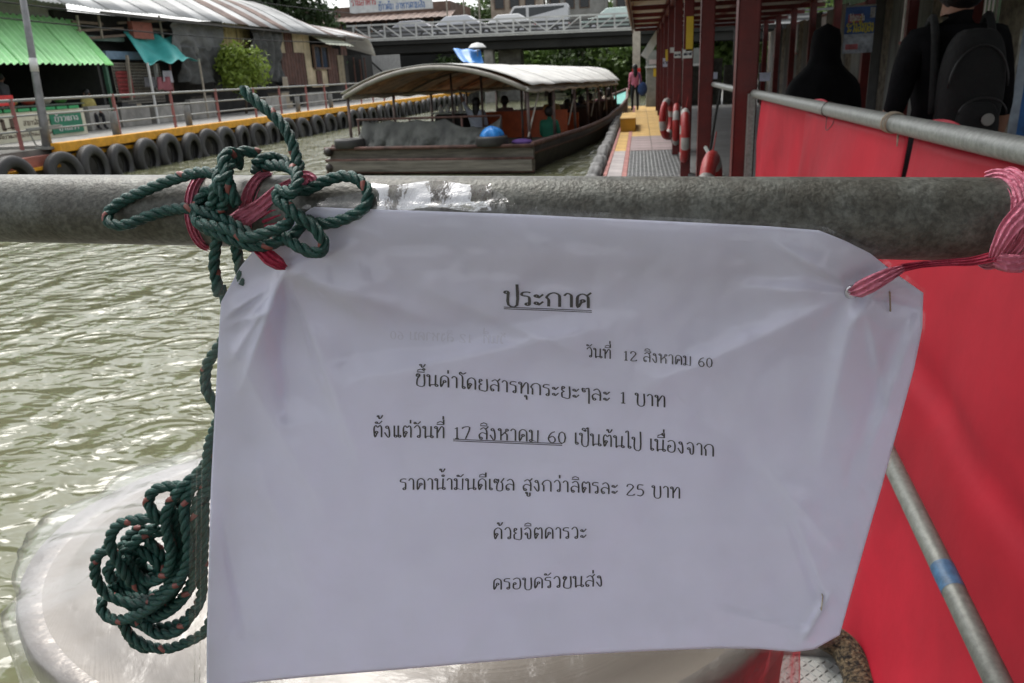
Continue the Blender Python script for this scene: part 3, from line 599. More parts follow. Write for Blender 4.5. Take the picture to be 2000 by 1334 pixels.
# trees beyond
tp_=[(885,66,2.6),(1000,66,3.4),(1065,65.5,3.2),(1130,65,3.0),(1195,65,3.2),(1250,66,3.0),(1320,66,4.2),(1400,62,4),(1100,82,6),(960,84,6),(1225,84,6),(1500,70,5)]
for i,(x,yy,r) in enumerate(tp_):
    p=pY(x,120,yy)
    tree('canal_tree','dark green tree overhanging the canal beyond the bridge, %s from the left'%ORD[i],(p[0],yy,-.1),4.6 if yy<67 else 10.5,(r*.95,r*.8,2.3 if yy<67 else 4.2),5200,.24,M('leaf_deep',(.07,.12,.03),.6,var=.5,scale=.9,bump=0,trans=.25) if i%3==0 else M('leaf_light',(.14,.23,.05),.6,var=.4,scale=1.2,bump=0,trans=.25),40+i,group='trees beyond the bridge',trunk=.2)
kind(MB().box((-60,86,-1),(60,87,2.4)).build('far_bank',M('far_green_bank',(.03,.05,.02),.9,var=.5,scale=.7,bump=.6,bscale=3)))
kind(MB().box((-60,96,-1),(60,97,9)).build('far_treeline_bank',M('far_green_bank')))
# cars
def car(name,label,x,yo,L_,h,col,rot=0,van=False):
    p=bp_(x)+np.array([0,yo,0.0]); o=thing(name,label,'van' if van else 'car',tuple(p),'vehicles on the bridge'); paint=M('paint_'+name+str(col),col,.25,.2,var=.04,bump=0); gl=M('car_glass',(.03,.035,.04),.08,var=.05,bump=0)
    w=1.7; hl=L_/2
    prof=[(-hl,.35),(-hl,.75),(-hl+.12,.88),(-hl*.55,.95),(-hl*.22,h),(hl*.5,h+.02),(hl*.86,1.0),(hl*.98,.9),(hl,.6),(hl-.05,.32)]
    if van: prof=[(-hl,.35),(-hl,1.0),(-hl*.8,1.15),(-hl*.55,h),(hl*.97,h+.02),(hl,h-.2),(hl,.32)]
    vs=[];n=len(prof)
    for s_ in (-1,1):
        for (a,z) in prof: k=.86 if z>1.05 else 1; vs.append((p[0]+a,p[1]+s_*w/2*k,p[2]+z))
    fs=[tuple(range(n-1,-1,-1)),tuple(range(n,2*n))]+[(i,(i+1)%n,n+(i+1)%n,n+i) for i in range(n)]
    mb=MB(); mb.add(vs,fs); mb.build('body',paint,o,bevel=.05)
    g=MB(); 
    wz=[(-hl*.48,1.0),(-hl*.2,h-.08),(hl*.1,h-.07),(hl*.1,.98)] ; wz2=[(hl*.15,.98),(hl*.15,h-.07),(hl*.48,h-.08),(hl*.78,1.0)]
    if van: wz=[(-hl*.74,1.15),(-hl*.52,h-.12),(-hl*.2,h-.12),(-hl*.2,1.12)]; wz2=[(-hl*.12,1.12),(-hl*.12,h-.12),(hl*.88,h-.12),(hl*.88,1.12)]
    for wq in (wz,wz2):
        for s_ in (-1,1):
            kk=lambda z:w/2*(1-.14*min(1,max(0,(z-.95)/.12)))+.012
            g=MB(); g.add([(p[0]+a,p[1]+s_*kk(z),p[2]+z) for a,z in wq]+[(p[0]+a,p[1]+s_*(kk(z)-.03),p[2]+z) for a,z in wq],[(0,1,2,3),(7,6,5,4),(0,4,5,1),(1,5,6,2),(2,6,7,3),(3,7,4,0)]); g.build('side_window',gl,o)
    for a in (-hl*.62,hl*.62):
        for s_ in (-1,1):
            wh=MB().lathe([(.0,-.09),(.2,-.09),(.3,-.1),(.32,-.05),(.32,.05),(.3,.1),(.2,.09),(0,.09)],18,Matrix.Translation((p[0]+a,p[1]+s_*(w/2-.06),p[2]+.32))@Matrix.Rotation(math.pi/2,4,'X')).build('wheel',rubber,o,smooth=True)
            MB().lathe([(0,-.02),(.17,-.02),(.18,0),(.17,.02),(0,.02)],12,Matrix.Translation((p[0]+a,p[1]+s_*(w/2+.05),p[2]+.32))@Matrix.Rotation(math.pi/2,4,'X')).build('rim',M('rim_grey',(.5,.5,.5),.3,.6),wh,smooth=True)
    for s_ in (-1,1):
        MB().ell((p[0]-hl+.02,p[1]+s_*.6,p[2]+.72),(.06,.16,.09)).build('headlight',M('lamp_glass',(.7,.7,.68),.1),o,smooth=True)
        MB().box((p[0]+hl-.03,p[1]+s_*.62-.12,p[2]+.7),(p[0]+hl+.02,p[1]+s_*.62+.12,p[2]+.84)).build('tail_lamp',M('tail_red',(.5,.02,.01),.2),o)
    return o
car('silver_car','silver car with a pale roof crossing the bridge',pY(893,40,BY+3)[0],2.2,4.2,1.45,(.55,.56,.58))
car('white_car','white car crossing the bridge above the concrete column',pY(990,40,BY+3)[0],2.4,4.0,1.40,(.72,.72,.7))
car('white_van','white van crossing the bridge, its roof cut by the photo top',pY(1045,20,BY+5)[0],4.5,5.0,2.05,(.5,.5,.5),van=True)
car('pale_green_car','pale green car at the right end of the bridge',pY(1200,30,BY+3)[0],2.2,4.3,1.5,(.55,.66,.6))
car('dark_grey_car','grey car crossing the bridge at its left end',pY(800,40,BY+5)[0],4.6,4.3,1.42,(.32,.32,.33))
# buildings behind bridge
bb=thing('brown_shophouse','brown timber building with a hanging shop sign behind the left end of the bridge','building',(-22,66,.7))
a=pY(640,20,66);c=pY(880,20,66)
MB().box((a[0]-2,66,.7),(c[0],74,7.6)).build('wall',M('brown_board_wall',(.16,.10,.075),.8,var=.3,scale=1),bb)
for k in range(7):
    x=a[0]+1.5+k*1.3; MB().box((x-.4,65.9,5.55),(x+.45,65.99,6.3)).build('opening',M('dark_glass'),bb)
    MB().box((x-.5,65.8,5.4),(x-.42,65.98,6.35)).build('post',M('orange_wood',(.35,.17,.08),.7),bb)
corr(MB(),(a[0]-2,64.3,6.35),(c[0]+.4,64.3,6.35),(c[0]+.4,66.1,6.9),(a[0]-2,66.1,6.9),22,.03,1,.01,seg=4).build('awning',rust,bb)
s0=pY(682,4,64.2);s1=pY(845,4,64.2)
MB().box((s0[0],64.15,6.95),(s1[0],64.2,8.3)).build('sign_board',whitem,bb)
q=MB(); write(q,'ข้าวต้ม อาหารตามสั่ง',(s0[0]+2.4,64.14,7.08),(1,0,0),(0,0,1),.42,3.8,.16); q.build('lettering',M('sign_blue',(.05,.16,.4),.5),bb)
q=MB(); write(q,'ร้านอาหาร',(s0[0]+.2,64.14,7.5),(1,0,0),(0,0,1),.4,2.0,.16); q.build('lettering',M('sign_red'),bb)
for i,(x0,x1,yy,h,col,nm) in enumerate([(-12.5,-8.5,70,9.5,(.45,.36,.28),'pale brown'),(-8.2,-3,74,8.5,(.30,.29,.27),'grey'),(-2.5,3,78,9,(.38,.37,.33),'dull cream')]):
    o=thing('shophouse','%s shophouse with dark windows behind the bridge traffic'%nm,'building',(x0,yy,.2),'buildings behind the bridge')
    MB().box((x0,yy,.2),(x1,yy+6,h)).build('wall',M('wall_'+nm,col,.85,var=.3,scale=.8),o)
    for zz in (4.9,7.0):
        for k in range(int((x1-x0)/1.3)):
            fr=MB().box((x0+.3+k*1.3,yy-.05,zz),(x0+1.2+k*1.3,yy-.003,zz+1.2)).build('window',M('window_wood'),o); MB().box((x0+.38+k*1.3,yy-.07,zz+.08),(x0+1.12+k*1.3,yy-.052,zz+1.12)).build('pane',M('dark_glass'),fr)
for k,x in enumerate((872,905,935,1060)):
    p=pY(x,0,BY+6.5); MB().tube([(p[0],p[1],4.1),(p[0],p[1],9)],.06,8).build('street_pole',M('strut_pale'),label=['thin pole behind the bridge beside the brown building','thin pole standing above the silver car','thin pole above the bridge column','thin pole right of the white van'][k],cat='pole',smooth=True)
# ------------------------------------------------------------ PEOPLE
def person(label,loc,rotz,J,mats,hair=None,h=1.65,extra=None,scarf=False):
    """J: joint name -> (x right,y forward,z up) for height 1.65; one continuous skinned body"""
    k=h/1.65
    base=dict(pel=(0,0,.90),abd=(0,0,1.05),che=(0,0,1.25),neck=(0,0,1.39),nk2=(0,.01,1.44),head=(0,.02,1.53),top=(0,.01,1.60),
      sl=(-.165,0,1.33),el=(-.21,-.02,1.06),hl=(-.22,.05,.82),sr=(.165,0,1.33),er=(.21,-.02,1.06),hr=(.22,.05,.82),
      pl=(-.09,0,.86),kl=(-.10,.01,.48),al=(-.10,-.02,.09),tl=(-.11,.12,.04),pr=(.09,0,.86),kr=(.10,.01,.48),ar=(.10,-.02,.09),tr=(.11,.12,.04))
    base.update(J or {}); names=list(base)
    Rr=dict(pel=.13,abd=.12,che=.135,neck=.06,nk2=.052,head=.088,top=.06,sl=.072,el=.045,hl=.028,sr=.072,er=.045,hr=.028,pl=.095,kl=.06,al=.042,tl=.03,pr=.095,kr=.06,ar=.042,tr=.03)
    E_=[('pel','abd',0),('abd','che',0),('che','neck',0),('neck','nk2',2),('nk2','head',2),('head','top',2),('che','sl',0),('sl','el',0),('el','hl',3),('che','sr',0),('sr','er',0),('er','hr',3),
       ('pel','pl',1),('pl','kl',1),('kl','al',1),('al','tl',4),('pel','pr',1),('pr','kr',1),('kr','ar',1),('ar','tr',4)]
    P_=[Vector(base[n]) for n in names]; rad=[Rr[n] for n in names]; tags=[(names.index(a),names.index(b),t_) for a,b,t_ in E_]
    for s_,e_,hn in ((-1,'el','hl'),(1,'er','hr')):
        a=Vector(base[e_]);b_=Vector(base[hn]); d=(b_-a).normalized(); sd_=d.cross(Vector((0,1,.2))).normalized(); hi=names.index(hn)
        pi=len(P_); P_.append(b_+d*.06); rad.append(.03); tags.append((hi,pi,2))
        for f,(off,ln) in enumerate(((-.028,.06),(-.010,.075),(.010,.07),(.028,.055))):
            q=len(P_); P_.append(b_+d*.095+sd_*off); rad.append(.010); tags.append((pi,q,2))
            P_.append(P_[q]+d*ln*.6+Vector((0,.02,0))); rad.append(.008); tags.append((q,q+1,2))
        q=len(P_); P_.append(b_+d*.05+sd_*.05*(-s_)); rad.append(.011); tags.append((hi,q,2))
    me=bpy.data.meshes.new('person'); me.from_pydata([p*k for p in P_],[(a,b_) for a,b_,_ in tags],[]); o=bpy.data.objects.new('person',me); COL.objects.link(o)
    md=o.modifiers.new('s','SKIN')
    for i,v in enumerate(me.skin_vertices[0].data): r=rad[i]*k; v.radius=(r*(1.25 if i in(0,1,2) else 1),r*(.8 if i in(0,1,2) else 1)); v.use_root=(i==0)
    ss=o.modifiers.new('u','SUBSURF'); ss.levels=1; ss.render_levels=1
    dg=bpy.context.evaluated_depsgraph_get(); ev=o.evaluated_get(dg); m2=bpy.data.meshes.new_from_object(ev); o.modifiers.clear(); o.data=m2
    m2.materials.clear()
    for m in mats: m2.materials.append(m)
    seg=[(P_[a]*k,P_[b_]*k,min(t_,len(mats)-1),(rad[a]+rad[b_])/2*k) for a,b_,t_ in tags]
    mi=[]
    for pg in m2.polygons:
        c=pg.center; best=9;bt_=0
        for a,b_,t_,r in seg:
            ab_=b_-a; u=max(0,min(1,(c-a).dot(ab_)/max(ab_.length_squared,1e-9))); dd=(c-(a+ab_*u)).length/r
            if dd<best: best=dd;bt_=t_
        mi.append(bt_)
    m2.polygons.foreach_set('material_index',mi); m2.polygons.foreach_set('use_smooth',[True]*len(mi))
    o.location=loc; o.rotation_euler=(0,0,rotz); o['label']=label; o['category']='person'
    hp=Vector(base['head'])*k
    if hair:
        mb=MB(); mb.ell(hp+Vector((0,-.025,.03))*k,(.098*k,.105*k,.115*k),14,10)
        if hair[1]>0: mb.ell(hp+Vector((0,-.075,-.03-hair[1]*.5))*k,(.085*k,.05*k,(.08+hair[1]*.6)*k),12,8)
        hh=mb.build('hair',hair[0],None,smooth=True); hh.parent=o
    mb=MB(); mb.ell(hp+Vector((0,.10,-.01))*k,(.014*k,.02*k,.024*k),8,6); q=mb.build('nose',mats[2],None,smooth=True); q.parent=o
    for s_ in (-1,1):
        q=MB().ell(hp+Vector((s_*.093,-.005,-.005))*k,(.012*k,.022*k,.032*k),8,6).build('ear',mats[2],None,smooth=True); q.parent=o
        q=MB().ell(hp+Vector((s_*.034,.087,.018))*k,(.014*k,.008*k,.008*k),8,6).build('eye',darkin,None,smooth=True); q.parent=o
    q=MB().ell(hp+Vector((0,.088,-.05))*k,(.026*k,.008*k,.007*k),8,6).build('mouth',M('lip',(.3,.08,.06),.5),None,smooth=True); q.parent=o
    return o
skin=M('skin',(.24,.12,.075),.55,var=.1,bump=0); hairm=M('black_hair',(.008,.007,.007),.5,var=.3,bump=.3,bscale=60)
trou=M('dark_trousers',(.015,.015,.018),.85,bump=.1); pink=M('pink_shirt',(.58,.16,.24),.8); shoe=M('shoe_dark',(.03,.03,.03),.6)
SIT=dict(pel=(0,0,.42),abd=(0,0,.57),che=(0,.01,.77),neck=(0,.02,.91),nk2=(0,.03,.96),head=(0,.04,1.05),top=(0,.03,1.12),sl=(-.165,0,.85),el=(-.2,.06,.6),hl=(-.14,.28,.52),sr=(.165,0,.85),er=(.2,.06,.6),hr=(.14,.28,.52),
  pl=(-.1,.06,.42),kl=(-.11,.42,.44),al=(-.11,.42,.07),tl=(-.11,.55,.04),pr=(.1,.06,.42),kr=(.11,.42,.44),ar=(.11,.42,.07),tr=(.11,.55,.04))
pp=pZ(1240,217,.26)
pw=person('person in a pink top and black trousers standing on the pier edge by the boat',(pp[0],pp[1],.26),.15,dict(er=(.2,-.05,1.08),hr=(.2,.02,.86)),[pink,trou,skin,pink,shoe],(hairm,.25),1.6)
bg_=thing('shoulder_bag','blue shoulder bag carried by the person in the pink top','bag',(pp[0]+.25,pp[1]-.12,1.0))
mb=MB(); mb.ell((pp[0]+.27,pp[1]-.14,1.02),(.17,.09,.24),14,10); mb.build('bag_body',M('navy_cloth',(.03,.07,.20),.8),bg_,smooth=True)
MB().tube(spline([(pp[0]+.2,pp[1]-.16,1.2),(pp[0]+.17,pp[1]-.14,1.45),(pp[0]+.12,pp[1]-.05,1.57),(pp[0]+.18,pp[1]+.1,1.35)],5),.014,6).build('strap',M('navy_cloth'),bg_,smooth=True)
# ------------------------------------------------------------ BOAT
BO=np.array([-3.93,14.56,0.]); ba=.187; BF=np.array([math.sin(ba),math.cos(ba),0]); BR=np.array([math.cos(ba),-math.sin(ba),0])
def bo(r,s_,z): return BO+BR*r+BF*s_+np.array([0,0,z])
HW=lambda s_: float(np.interp(s_,[0,4,8,11,13.5,16,17.6,18.4],[2.08,1.98,1.62,1.14,.85,.5,.18,.02]))
GZ=lambda s_: float(np.interp(s_,[0,6,12,16,18.4],[.50,.46,.50,.68,.95]))
boat=thing('passenger_boat','long wooden passenger boat with arched white canopy moored at the pier','boat',tuple(BO))
ss_=np.linspace(0,18.4,38)
def hullfn(side):
    def fn(u,v):
        s_=18.4*u; hw=HW(s_); z=GZ(s_)*v+(-.5)*(1-v); k=.80+.20*v**.7; return bo(side*hw*k,s_,z)
    return fn
for side in (-1,1): MB().sheet(hullfn(side),36,6,.05).build('hull_side',woodd,boat,smooth=True)
MB().sheet(lambda u,v:bo((2*v-1)*HW(18.4*u)*.86,18.4*u,-.12),30,2,.04).build('floor',wood,boat)
MB().sheet(lambda u,v:bo((2*v-1)*HW(2.2*u)*.99,2.2*u,.44),6,2,.05).build('stern_deck',wood,boat)
MB().sheet(lambda u,v:bo((2*v-1)*HW(14.5+3.8*u)*.99,14.5+3.8*u,GZ(14.5+3.8*u)-.05),6,2,.04).build('bow_deck',M('teal_deck',(.10,.42,.36),.6),boat)
for side in (-1,1):
    MB().tube([bo(side*HW(s_),s_,GZ(s_)+.02) for s_ in ss_],.05,8).build('gunwale',M('red_brown_wood',(.14,.07,.055),.7,var=.35,scale=6),boat,smooth=True)
    MB().tube([bo(side*HW(s_)*.98,s_,GZ(s_)-.15) for s_ in ss_],.035,6).build('rub_rail',M('red_brown_wood'),boat,smooth=True)
# transom planks
tr_=[(.28,.49,.06,wood),(.055,.262,.16,M('pale_plank',(.22,.20,.165),.8,var=.35,scale=4,stretch=(.3,1,5))),(-.4,.05,.02,woodd)]
for k,(z0,z1,out,m) in enumerate(tr_):
    mb=MB(); vs=[]
    for s_ in (-out,.02):
        for r in (-2.14,2.1): 
            for z in (z0,z1): vs.append(bo(r,s_,z))
    mb.add(vs,[(0,2,3,1),(4,5,7,6),(0,1,5,4),(2,6,7,3),(1,3,7,5),(0,4,6,2)]); mb.build('transom_plank',m,boat,bevel=.012)
for z,rr in ((.275,.03),(.5,.035),(.052,.03)): MB().tube([bo(-2.2,-.12,z),bo(2.12,-.12,z)],rr,8).build('rubbing_strake',M('red_brown_wood'),boat,smooth=True)
for z in (.44,.14): MB().ell(bo(-2.12,-.12,z),(.09,.12,.09)).build('corner_block',woodd,boat,smooth=True)
# stern rail + tarpaulin skirt
MB().tube([bo(-1.78,.5,1.0),bo(1.3,.5,1.0)],.022,8).build('stern_rail',M('red_brown_wood'),boat,smooth=True)
for r in (-1.75,-.6,.5,1.3): MB().tube([bo(r,.5,.46),bo(r,.5,1.0)],.02,6).build('rail_post',M('red_brown_wood'),boat,smooth=True)
def fn(u,v):
    r=-1.62+2.95*u; sag=.045*abs(math.sin(u*math.pi*5))+ (.16*math.sin(math.pi*(u-.62)/.38) if u>.62 else 0)
    zt_=.98-sag; zb_=.47; z=zt_*(1-v)+zb_*v
    o_=.13*abs(math.sin(u*19+1.6*v+1.5*math.sin(u*5)))**.8+.04*abs(math.sin(u*47-2*v))+.06*abs(math.sin(u*9-2.5*v+1))**.7-.05+.012*math.sin(u*60+4*v)+.05*(vn(u*12,v*3,8)-.5)+.02*(vn(u*30,v*8,9)-.5)
    return bo(r,.46-.20*v-o_*1.2*v,z)
MB().sheet(fn,110,24,.006).build('stern_tarpaulin',tarp,boat,smooth=True)
# canopy
CW=lambda s_: float(np.interp(s_,[0,4,8,13.5],[1.88,1.76,1.42,.66]))
def cz(r,s_):
    q=abs(r)/CW(s_); return 1.50+.45*(1-q*q) - .012*s_
pan=M('canopy_white',(.70,.69,.64),.6,var=.18,scale=3,bump=.2,bscale=12,trans=.12)
ny=8
for k in range(ny):
    s0=.35+k*1.62; s1=s0+1.62
    MB().sheet(lambda u,v:bo((2*u-1)*(CW(s0+(s1-s0)*v)+.12),s0+(s1-s0)*v,cz((2*u-1)*CW(s0+(s1-s0)*v),s0+(s1-s0)*v)+.03+.003*math.sin(v*math.pi)+(vn(u*8,(s0+(s1-s0)*v)*2,11)-.5)*.03),24,5,.012).build('canopy_panel',pan,boat,smooth=True)
    MB().sheet(lambda u,v:bo((2*u-1)*CW(s0+(s1-s0)*v)*.97,s0+(s1-s0)*v,cz((2*u-1)*CW(s0+(s1-s0)*v)*.97,s0+(s1-s0)*v)-.03),16,1,.012).build('canopy_lining',M('orange_brown_lining',(.30,.15,.07),.7,var=.5,scale=4),boat,smooth=True)
for k in range(6):
    s_=.32+k*2.5; pts=[bo(r*CW(s_),s_,cz(r*CW(s_),s_)-.045) for r in np.linspace(-1,1,17)]
    MB().tube(pts,.045 if k==0 else .03,8).build('canopy_rib',M('rib_wood',(.12,.09,.07),.7) if k else M('pale_rib',(.30,.28,.24),.6),boat,smooth=True)
for side in (-1,1):
    MB().tube([bo(side*CW(s_),s_,1.47-.012*s_) for s_ in np.linspace(.3,13.4,14)],.035,8).build('eave_rail',M('pale_rib',(.30,.28,.24),.6),boat,smooth=True)
    MB().tube(spline([bo(side*(CW(s_)+.03),s_,1.45-.012*s_-(.03 if i%2 else 0)) for i,s_ in enumerate(np.linspace(.3,13.4,26))],4),.035,6).build('rolled_side_curtain',M('roll_white',(.55,.54,.5),.7),boat,smooth=True)
    for k in range(8):
        s_=.4+k*1.8; MB().tube([bo(side*min(HW(s_)*.95,CW(s_)+.02),s_,GZ(s_)),bo(side*CW(s_),s_,1.46-.012*s_)],.03,8).build('canopy_post',M('post_grey_red',(.17,.12,.11),.6,var=.5,scale=3),boat,smooth=True)
for k in range(4):
    s_=1.2+k*3.1; MB().tube([bo(CW(s_),s_,1.42),bo(CW(s_)+.05,s_-.9,.62)],.016,6).build('tie_rope',M('pale_rope',(.45,.42,.36),.8),boat,smooth=True)
for r in (-.6,.1,1.0):
    MB().tube([bo(r,2.6,-.1),bo(r,2.6,cz(r,2.6)-.06)],.025,8).build('inner_post',M('post_grey_red'),boat,smooth=True)
MB().tube([bo(-1.8,2.6,1.42),bo(1.8,2.6,1.42)],.018,6).build('grab_rail',M('pale_rib'),boat,smooth=True)
for k in range(8):
    s_=4.2+k*1.35; hw=HW(s_)*.82; bn=MB()
    o=MB().box((-hw,-.22,.22),(hw,.22,.27),Matrix.Translation(bo(0,s_,0))@Matrix.Rotation(-ba,4,'Z')).build('bench',orange if k<2 else M('dark_bench',(.07,.03,.02),.6),boat,bevel=.01)
    MB().box((-hw,-.26,.27),(hw,-.22,.78 if k else .92),Matrix.Translation(bo(0,s_,0))@Matrix.Rotation(-ba,4,'Z')).build('bench_back',orange if k<2 else M('dark_bench'),o)
# flat tyres and bag on the stern deck
def flat_tyre(c,label,R=.3):
    mb=MB(); prof=[(R*.55,-.06),(R*.75,-.09),(R*.95,-.085),(R,-.05),(R,.05),(R*.95,.085),(R*.75,.09),(R*.55,.06),(R*.6,.0)]
    return mb.lathe(prof,24,Matrix.Translation(c),cl=True).build('deck_tyre',rubber,smooth=True,label=label,cat='tyre')
flat_tyre(bo(-1.72,.05,.585),'black tyre lying flat on the left corner of the boat stern')
flat_tyre(bo(1.28,.02,.585),'black tyre lying flat on the right of the boat stern under a blue bag')
mb=MB()
def fnb(u,v):
    a=2*math.pi*u; th=math.pi*.5*v; r=.2*math.cos(th)*(1+.16*math.sin(a*5+2*v)+.06*math.sin(a*9)); c=bo(1.28,.02,.66); return (c[0]+r*math.cos(a),c[1]+r*math.sin(a),c[2]+.17*math.sin(th)*(1+.12*math.sin(a*3)))
mb.sheet(fnb,36,10).build('plastic_bag',M('bright_blue_bag',(.04,.30,.80),.35,var=.15,scale=10,trans=.2),smooth=True,label='bright blue plastic bag bundled on the right stern tyre',cat='bag')
ob=M('purple_cloth',(.16,.08,.3),.7)
MB().ell(bo(1.75,.35,.53),(.2,.12,.06)).build('purple_cloth',ob,smooth=True,label='small purple cloth bundle on the right stern corner of the boat',cat='cloth')
# engine hump with bottles
en=thing('engine_box','dark engine box with white bottles on top in the boat','engine',tuple(bo(-.9,2.2,.45)))
MB().box((-.35,-.3,-.1),(.35,.3,.95),Matrix.Translation(bo(-.75,3.0,0))@Matrix.Rotation(-ba,4,'Z')).build('housing',darkin,en,bevel=.02)
MB().box((-.42,-.3,.96),(.42,.3,.99),Matrix.Translation(bo(-.75,3.0,0))@Matrix.Rotation(-ba,4,'Z')).build('tray',railsteel,en)
for k in range(4):
    MB().lathe([(0,0),(.05,0),(.055,.02),(.055,.1),(.02,.14),(.018,.17),(0,.17)],12,Matrix.Translation(bo(-1.0+k*.16,2.85,.992))).build('bottle',whitem,smooth=True,label='white bottle on the engine box of the boat, %s from the left'%ORD[k],cat='bottle',group='bottles on the engine box')
wsh=M('white_blue_shirt',(.55,.6,.72),.8)
q=bo(.05,2.9,0); 
RA=dict(SIT); RA.update(sl=(-.165,0,.86),el=(-.30,.05,1.05),hl=(-.38,.08,1.30)); 
q2=pY(931,225,17.3)
person('person in a pale blue shirt raising the left arm to the boat canopy rail',(q2[0],17.3,.12),-.1,RA,[wsh,M('dark_trousers'),skin,skin,shoe],(hairm,.22),1.62)
boatp=[(1076,172,19.6,(.40,.27,.10),'yellow brown shirt standing under the canopy'),(1072,222,16.6,(.02,.16,.10),'dark green shirt seated near the boat stern'),(985,195,18.6,(.20,.12,.12),'mauve top seated beside the raised arm'),(1108,205,20.6,(.10,.03,.03),'dark red top seated on the right bench'),(1135,198,23,(.12,.12,.13),'grey top seated in mid boat'),(1152,190,25.5,(.30,.22,.15),'tan top seated in mid boat'),(1172,184,27.5,(.25,.10,.12),'maroon top seated near the bow'),(1120,190,24.5,(.05,.06,.12),'navy top seated in mid boat'),(1188,178,28.6,(.4,.33,.25),'beige top seated at the bow end')]
for x,y,yy,c,txt in boatp:
    p=pY(x,y,yy); zf=min(.1,max(-.1,p[2]-1.05)); 
    person('passenger person in a '+txt,(p[0],yy,zf),-.19+random.uniform(-.3,.3),SIT,[M('shirt_'+txt[:9],c,.85),M('dark_trousers'),skin,skin,shoe],(hairm,random.choice([0,.1,.2])),1.62)
# ------------------------------------------------------------ PIER (walkway X -0.5..0.66, corridor to X 4.6)
DZ=.25
pier=thing('pier_deck','long pier walkway of yellow, mauve and grey panels beside the boat','pier',(0,15,DZ)); pier['kind']='structure'
ymx=34.0
yg=lambda y: pZ(1280,y,DZ)[1]
Yb1,Yb2,Yb3=yg(197),yg(265),yg(293)
kind(MB().box((-.5,-6,-.2),(.66,ymx,DZ-.02)).build('pier_slab',concd))
yel2=M('faded_yellow_tile',(.52,.33,.10),.8,var=.2,scale=3,bump=.25); mauve=M('mauve_tile',(.30,.235,.23),.85,var=.2,scale=3); grat=M('grey_grating',(.34,.345,.34),.6,.3,var=.25,scale=8)
def tiles(x0,x1,y0,y1,dx,dy,m,name='tile'):
    nx=max(1,round((x1-x0)/dx)); ny_=max(1,round((y1-y0)/dy)); sx=(x1-x0)/nx; sy=(y1-y0)/ny_; b0=None
    for i in range(nx):
        for j in range(ny_):
            if b0 is None: b0=MB().box((-sx/2+.006,-sy/2+.006,-.02),(sx/2-.006,sy/2-.006,.0)).build(name,m,None); q=b0; q.parent=pier
            else: q=dup(b0,parent=pier)
            q.location=(x0+sx*(i+.5)-0,y0+sy*(j+.5)-15,random.uniform(-.001,.001)+.002)
tiles(-.18,.66,Yb2,ymx,.42,.6,yel2); tiles(-.47,-.25,Yb3,ymx,.3,.8,yel2)
tiles(-.18,.66,Yb3,Yb2,.42,.6,mauve); tiles(-.47,-.25,6,Yb3,.3,.8,M('pinkish_tile',(.40,.36,.35),.8,var=.2,scale=3))
rdl=M('faded_red_line',(.38,.16,.14),.8,var=.3)
for x0,x1 in ((-.25,-.18),(-.52,-.47)): MB().box((x0,5,DZ-.02),(x1,ymx,DZ+.012)).build('edge_line',rdl,pier)
# grating
for k in range(5):
    y0=2.2+(Yb3-2.2)*k/5; y1=2.2+(Yb3-2.2)*(k+1)/5-.02
    g=MB(); g.box((-.17,y0,DZ-.02),(.65,y1,DZ-.012))
    n_=int((y1-y0)/.06)
    for j in range(n_): g.box((-.17,y0+j*.06,DZ-.012),(.65,y0+j*.06+.018,DZ+.002))
    for j in range(14): g.box((-.17+j*.06,y0,DZ-.012),(-.155+j*.06,y1,DZ+.001))
    g.build('grating_panel',grat,pier)
# yellow step box
a=pZ(1210,258,DZ);c=pZ(1242,258,DZ)
sb=thing('yellow_step','yellow step box on the left edge of the pier walkway','step',(a[0],a[1],DZ))
MB().box((-.47,a[1],DZ+.004),(-.10,a[1]+2.6,DZ+.30)).build('box_body',M('deep_yellow',(.55,.29,.02),.6,var=.1),sb,bevel=.01)
MB().box((-.475,a[1]-.01,DZ+.302),(-.095,a[1]+2.61,DZ+.325)).build('top_plate',yel2,sb)
# grey tyres as pier fenders
T1=None; y=8.2; i=0
while y<33:
    rot=(random.uniform(0,6),random.uniform(-.1,.1),random.uniform(-.15,.15))
    if T1 is None: T1=tyre_mesh(.31,.19,.16).build('pier_fender',greyrubber,smooth=True); o=T1; o.location=(-.64,y,.08); o.rotation_euler=rot
    else: o=dup(T1,(-.64+random.uniform(-.02,.02),y,.08+random.uniform(-.03,.03)),rot)
    o['label']='grey tyre fender on the pier edge by the boat, %s from the camera'%ORD[min(i,39)]; o['category']='tyre'; o['group']='grey tyre fenders along the pier'; y+=.66; i+=1
# corridor floor
kind(MB().box((.67,-6,-.2),(4.8,40,.30)).build('corridor_floor',M('corridor_concrete',(.14,.14,.135),.8,var=.2,scale=1.5,bump=.15)))
# canopy: posts, rafters, sheets
can=thing('pier_canopy','dark red steel canopy with pale roof sheets over the pier','canopy',(2,12,3.0))
for Y in [2.0-4.4,-.6]: pass
P0=None
posts=[5.1,8.1,11.2,14.2,17.3,20.4,23.4,26.5,29.5,-1.5]
for i,Y in enumerate(posts):
    if P0 is None:
        P0=MB(); s_=.08; P0.box((-s_,-s_,0),(s_,-s_+.012,2.82)); P0.box((-s_,s_-.012,0),(s_,s_,2.82)); P0.box((-.006,-s_+.012,0),(.006,s_-.012,2.82)); P0.box((-s_,-s_+.0,-.0),(-s_+.012,s_,2.8)); P0.box((s_-.012,-s_,0),(s_,s_,2.8))
        P0.v=[(x,y,z) for x,y,z in P0.v]; P0=P0.build('post',redpaint,None); P0.parent=can; q=P0
    else: q=dup(P0,parent=can)
    q.location=(.63-2,Y-12,.26-3.0); q.scale=(.8,.8,1)
for i,Y in enumerate([-1,4.0,6.6,9.2,11.6,14.1,16.6,19.2,21.8,24.4,27,29.6]):
    q=dup(P0,parent=can); q.location=(4.25-2,Y-12,.30-3); q.scale=(.9,.9,1)
    
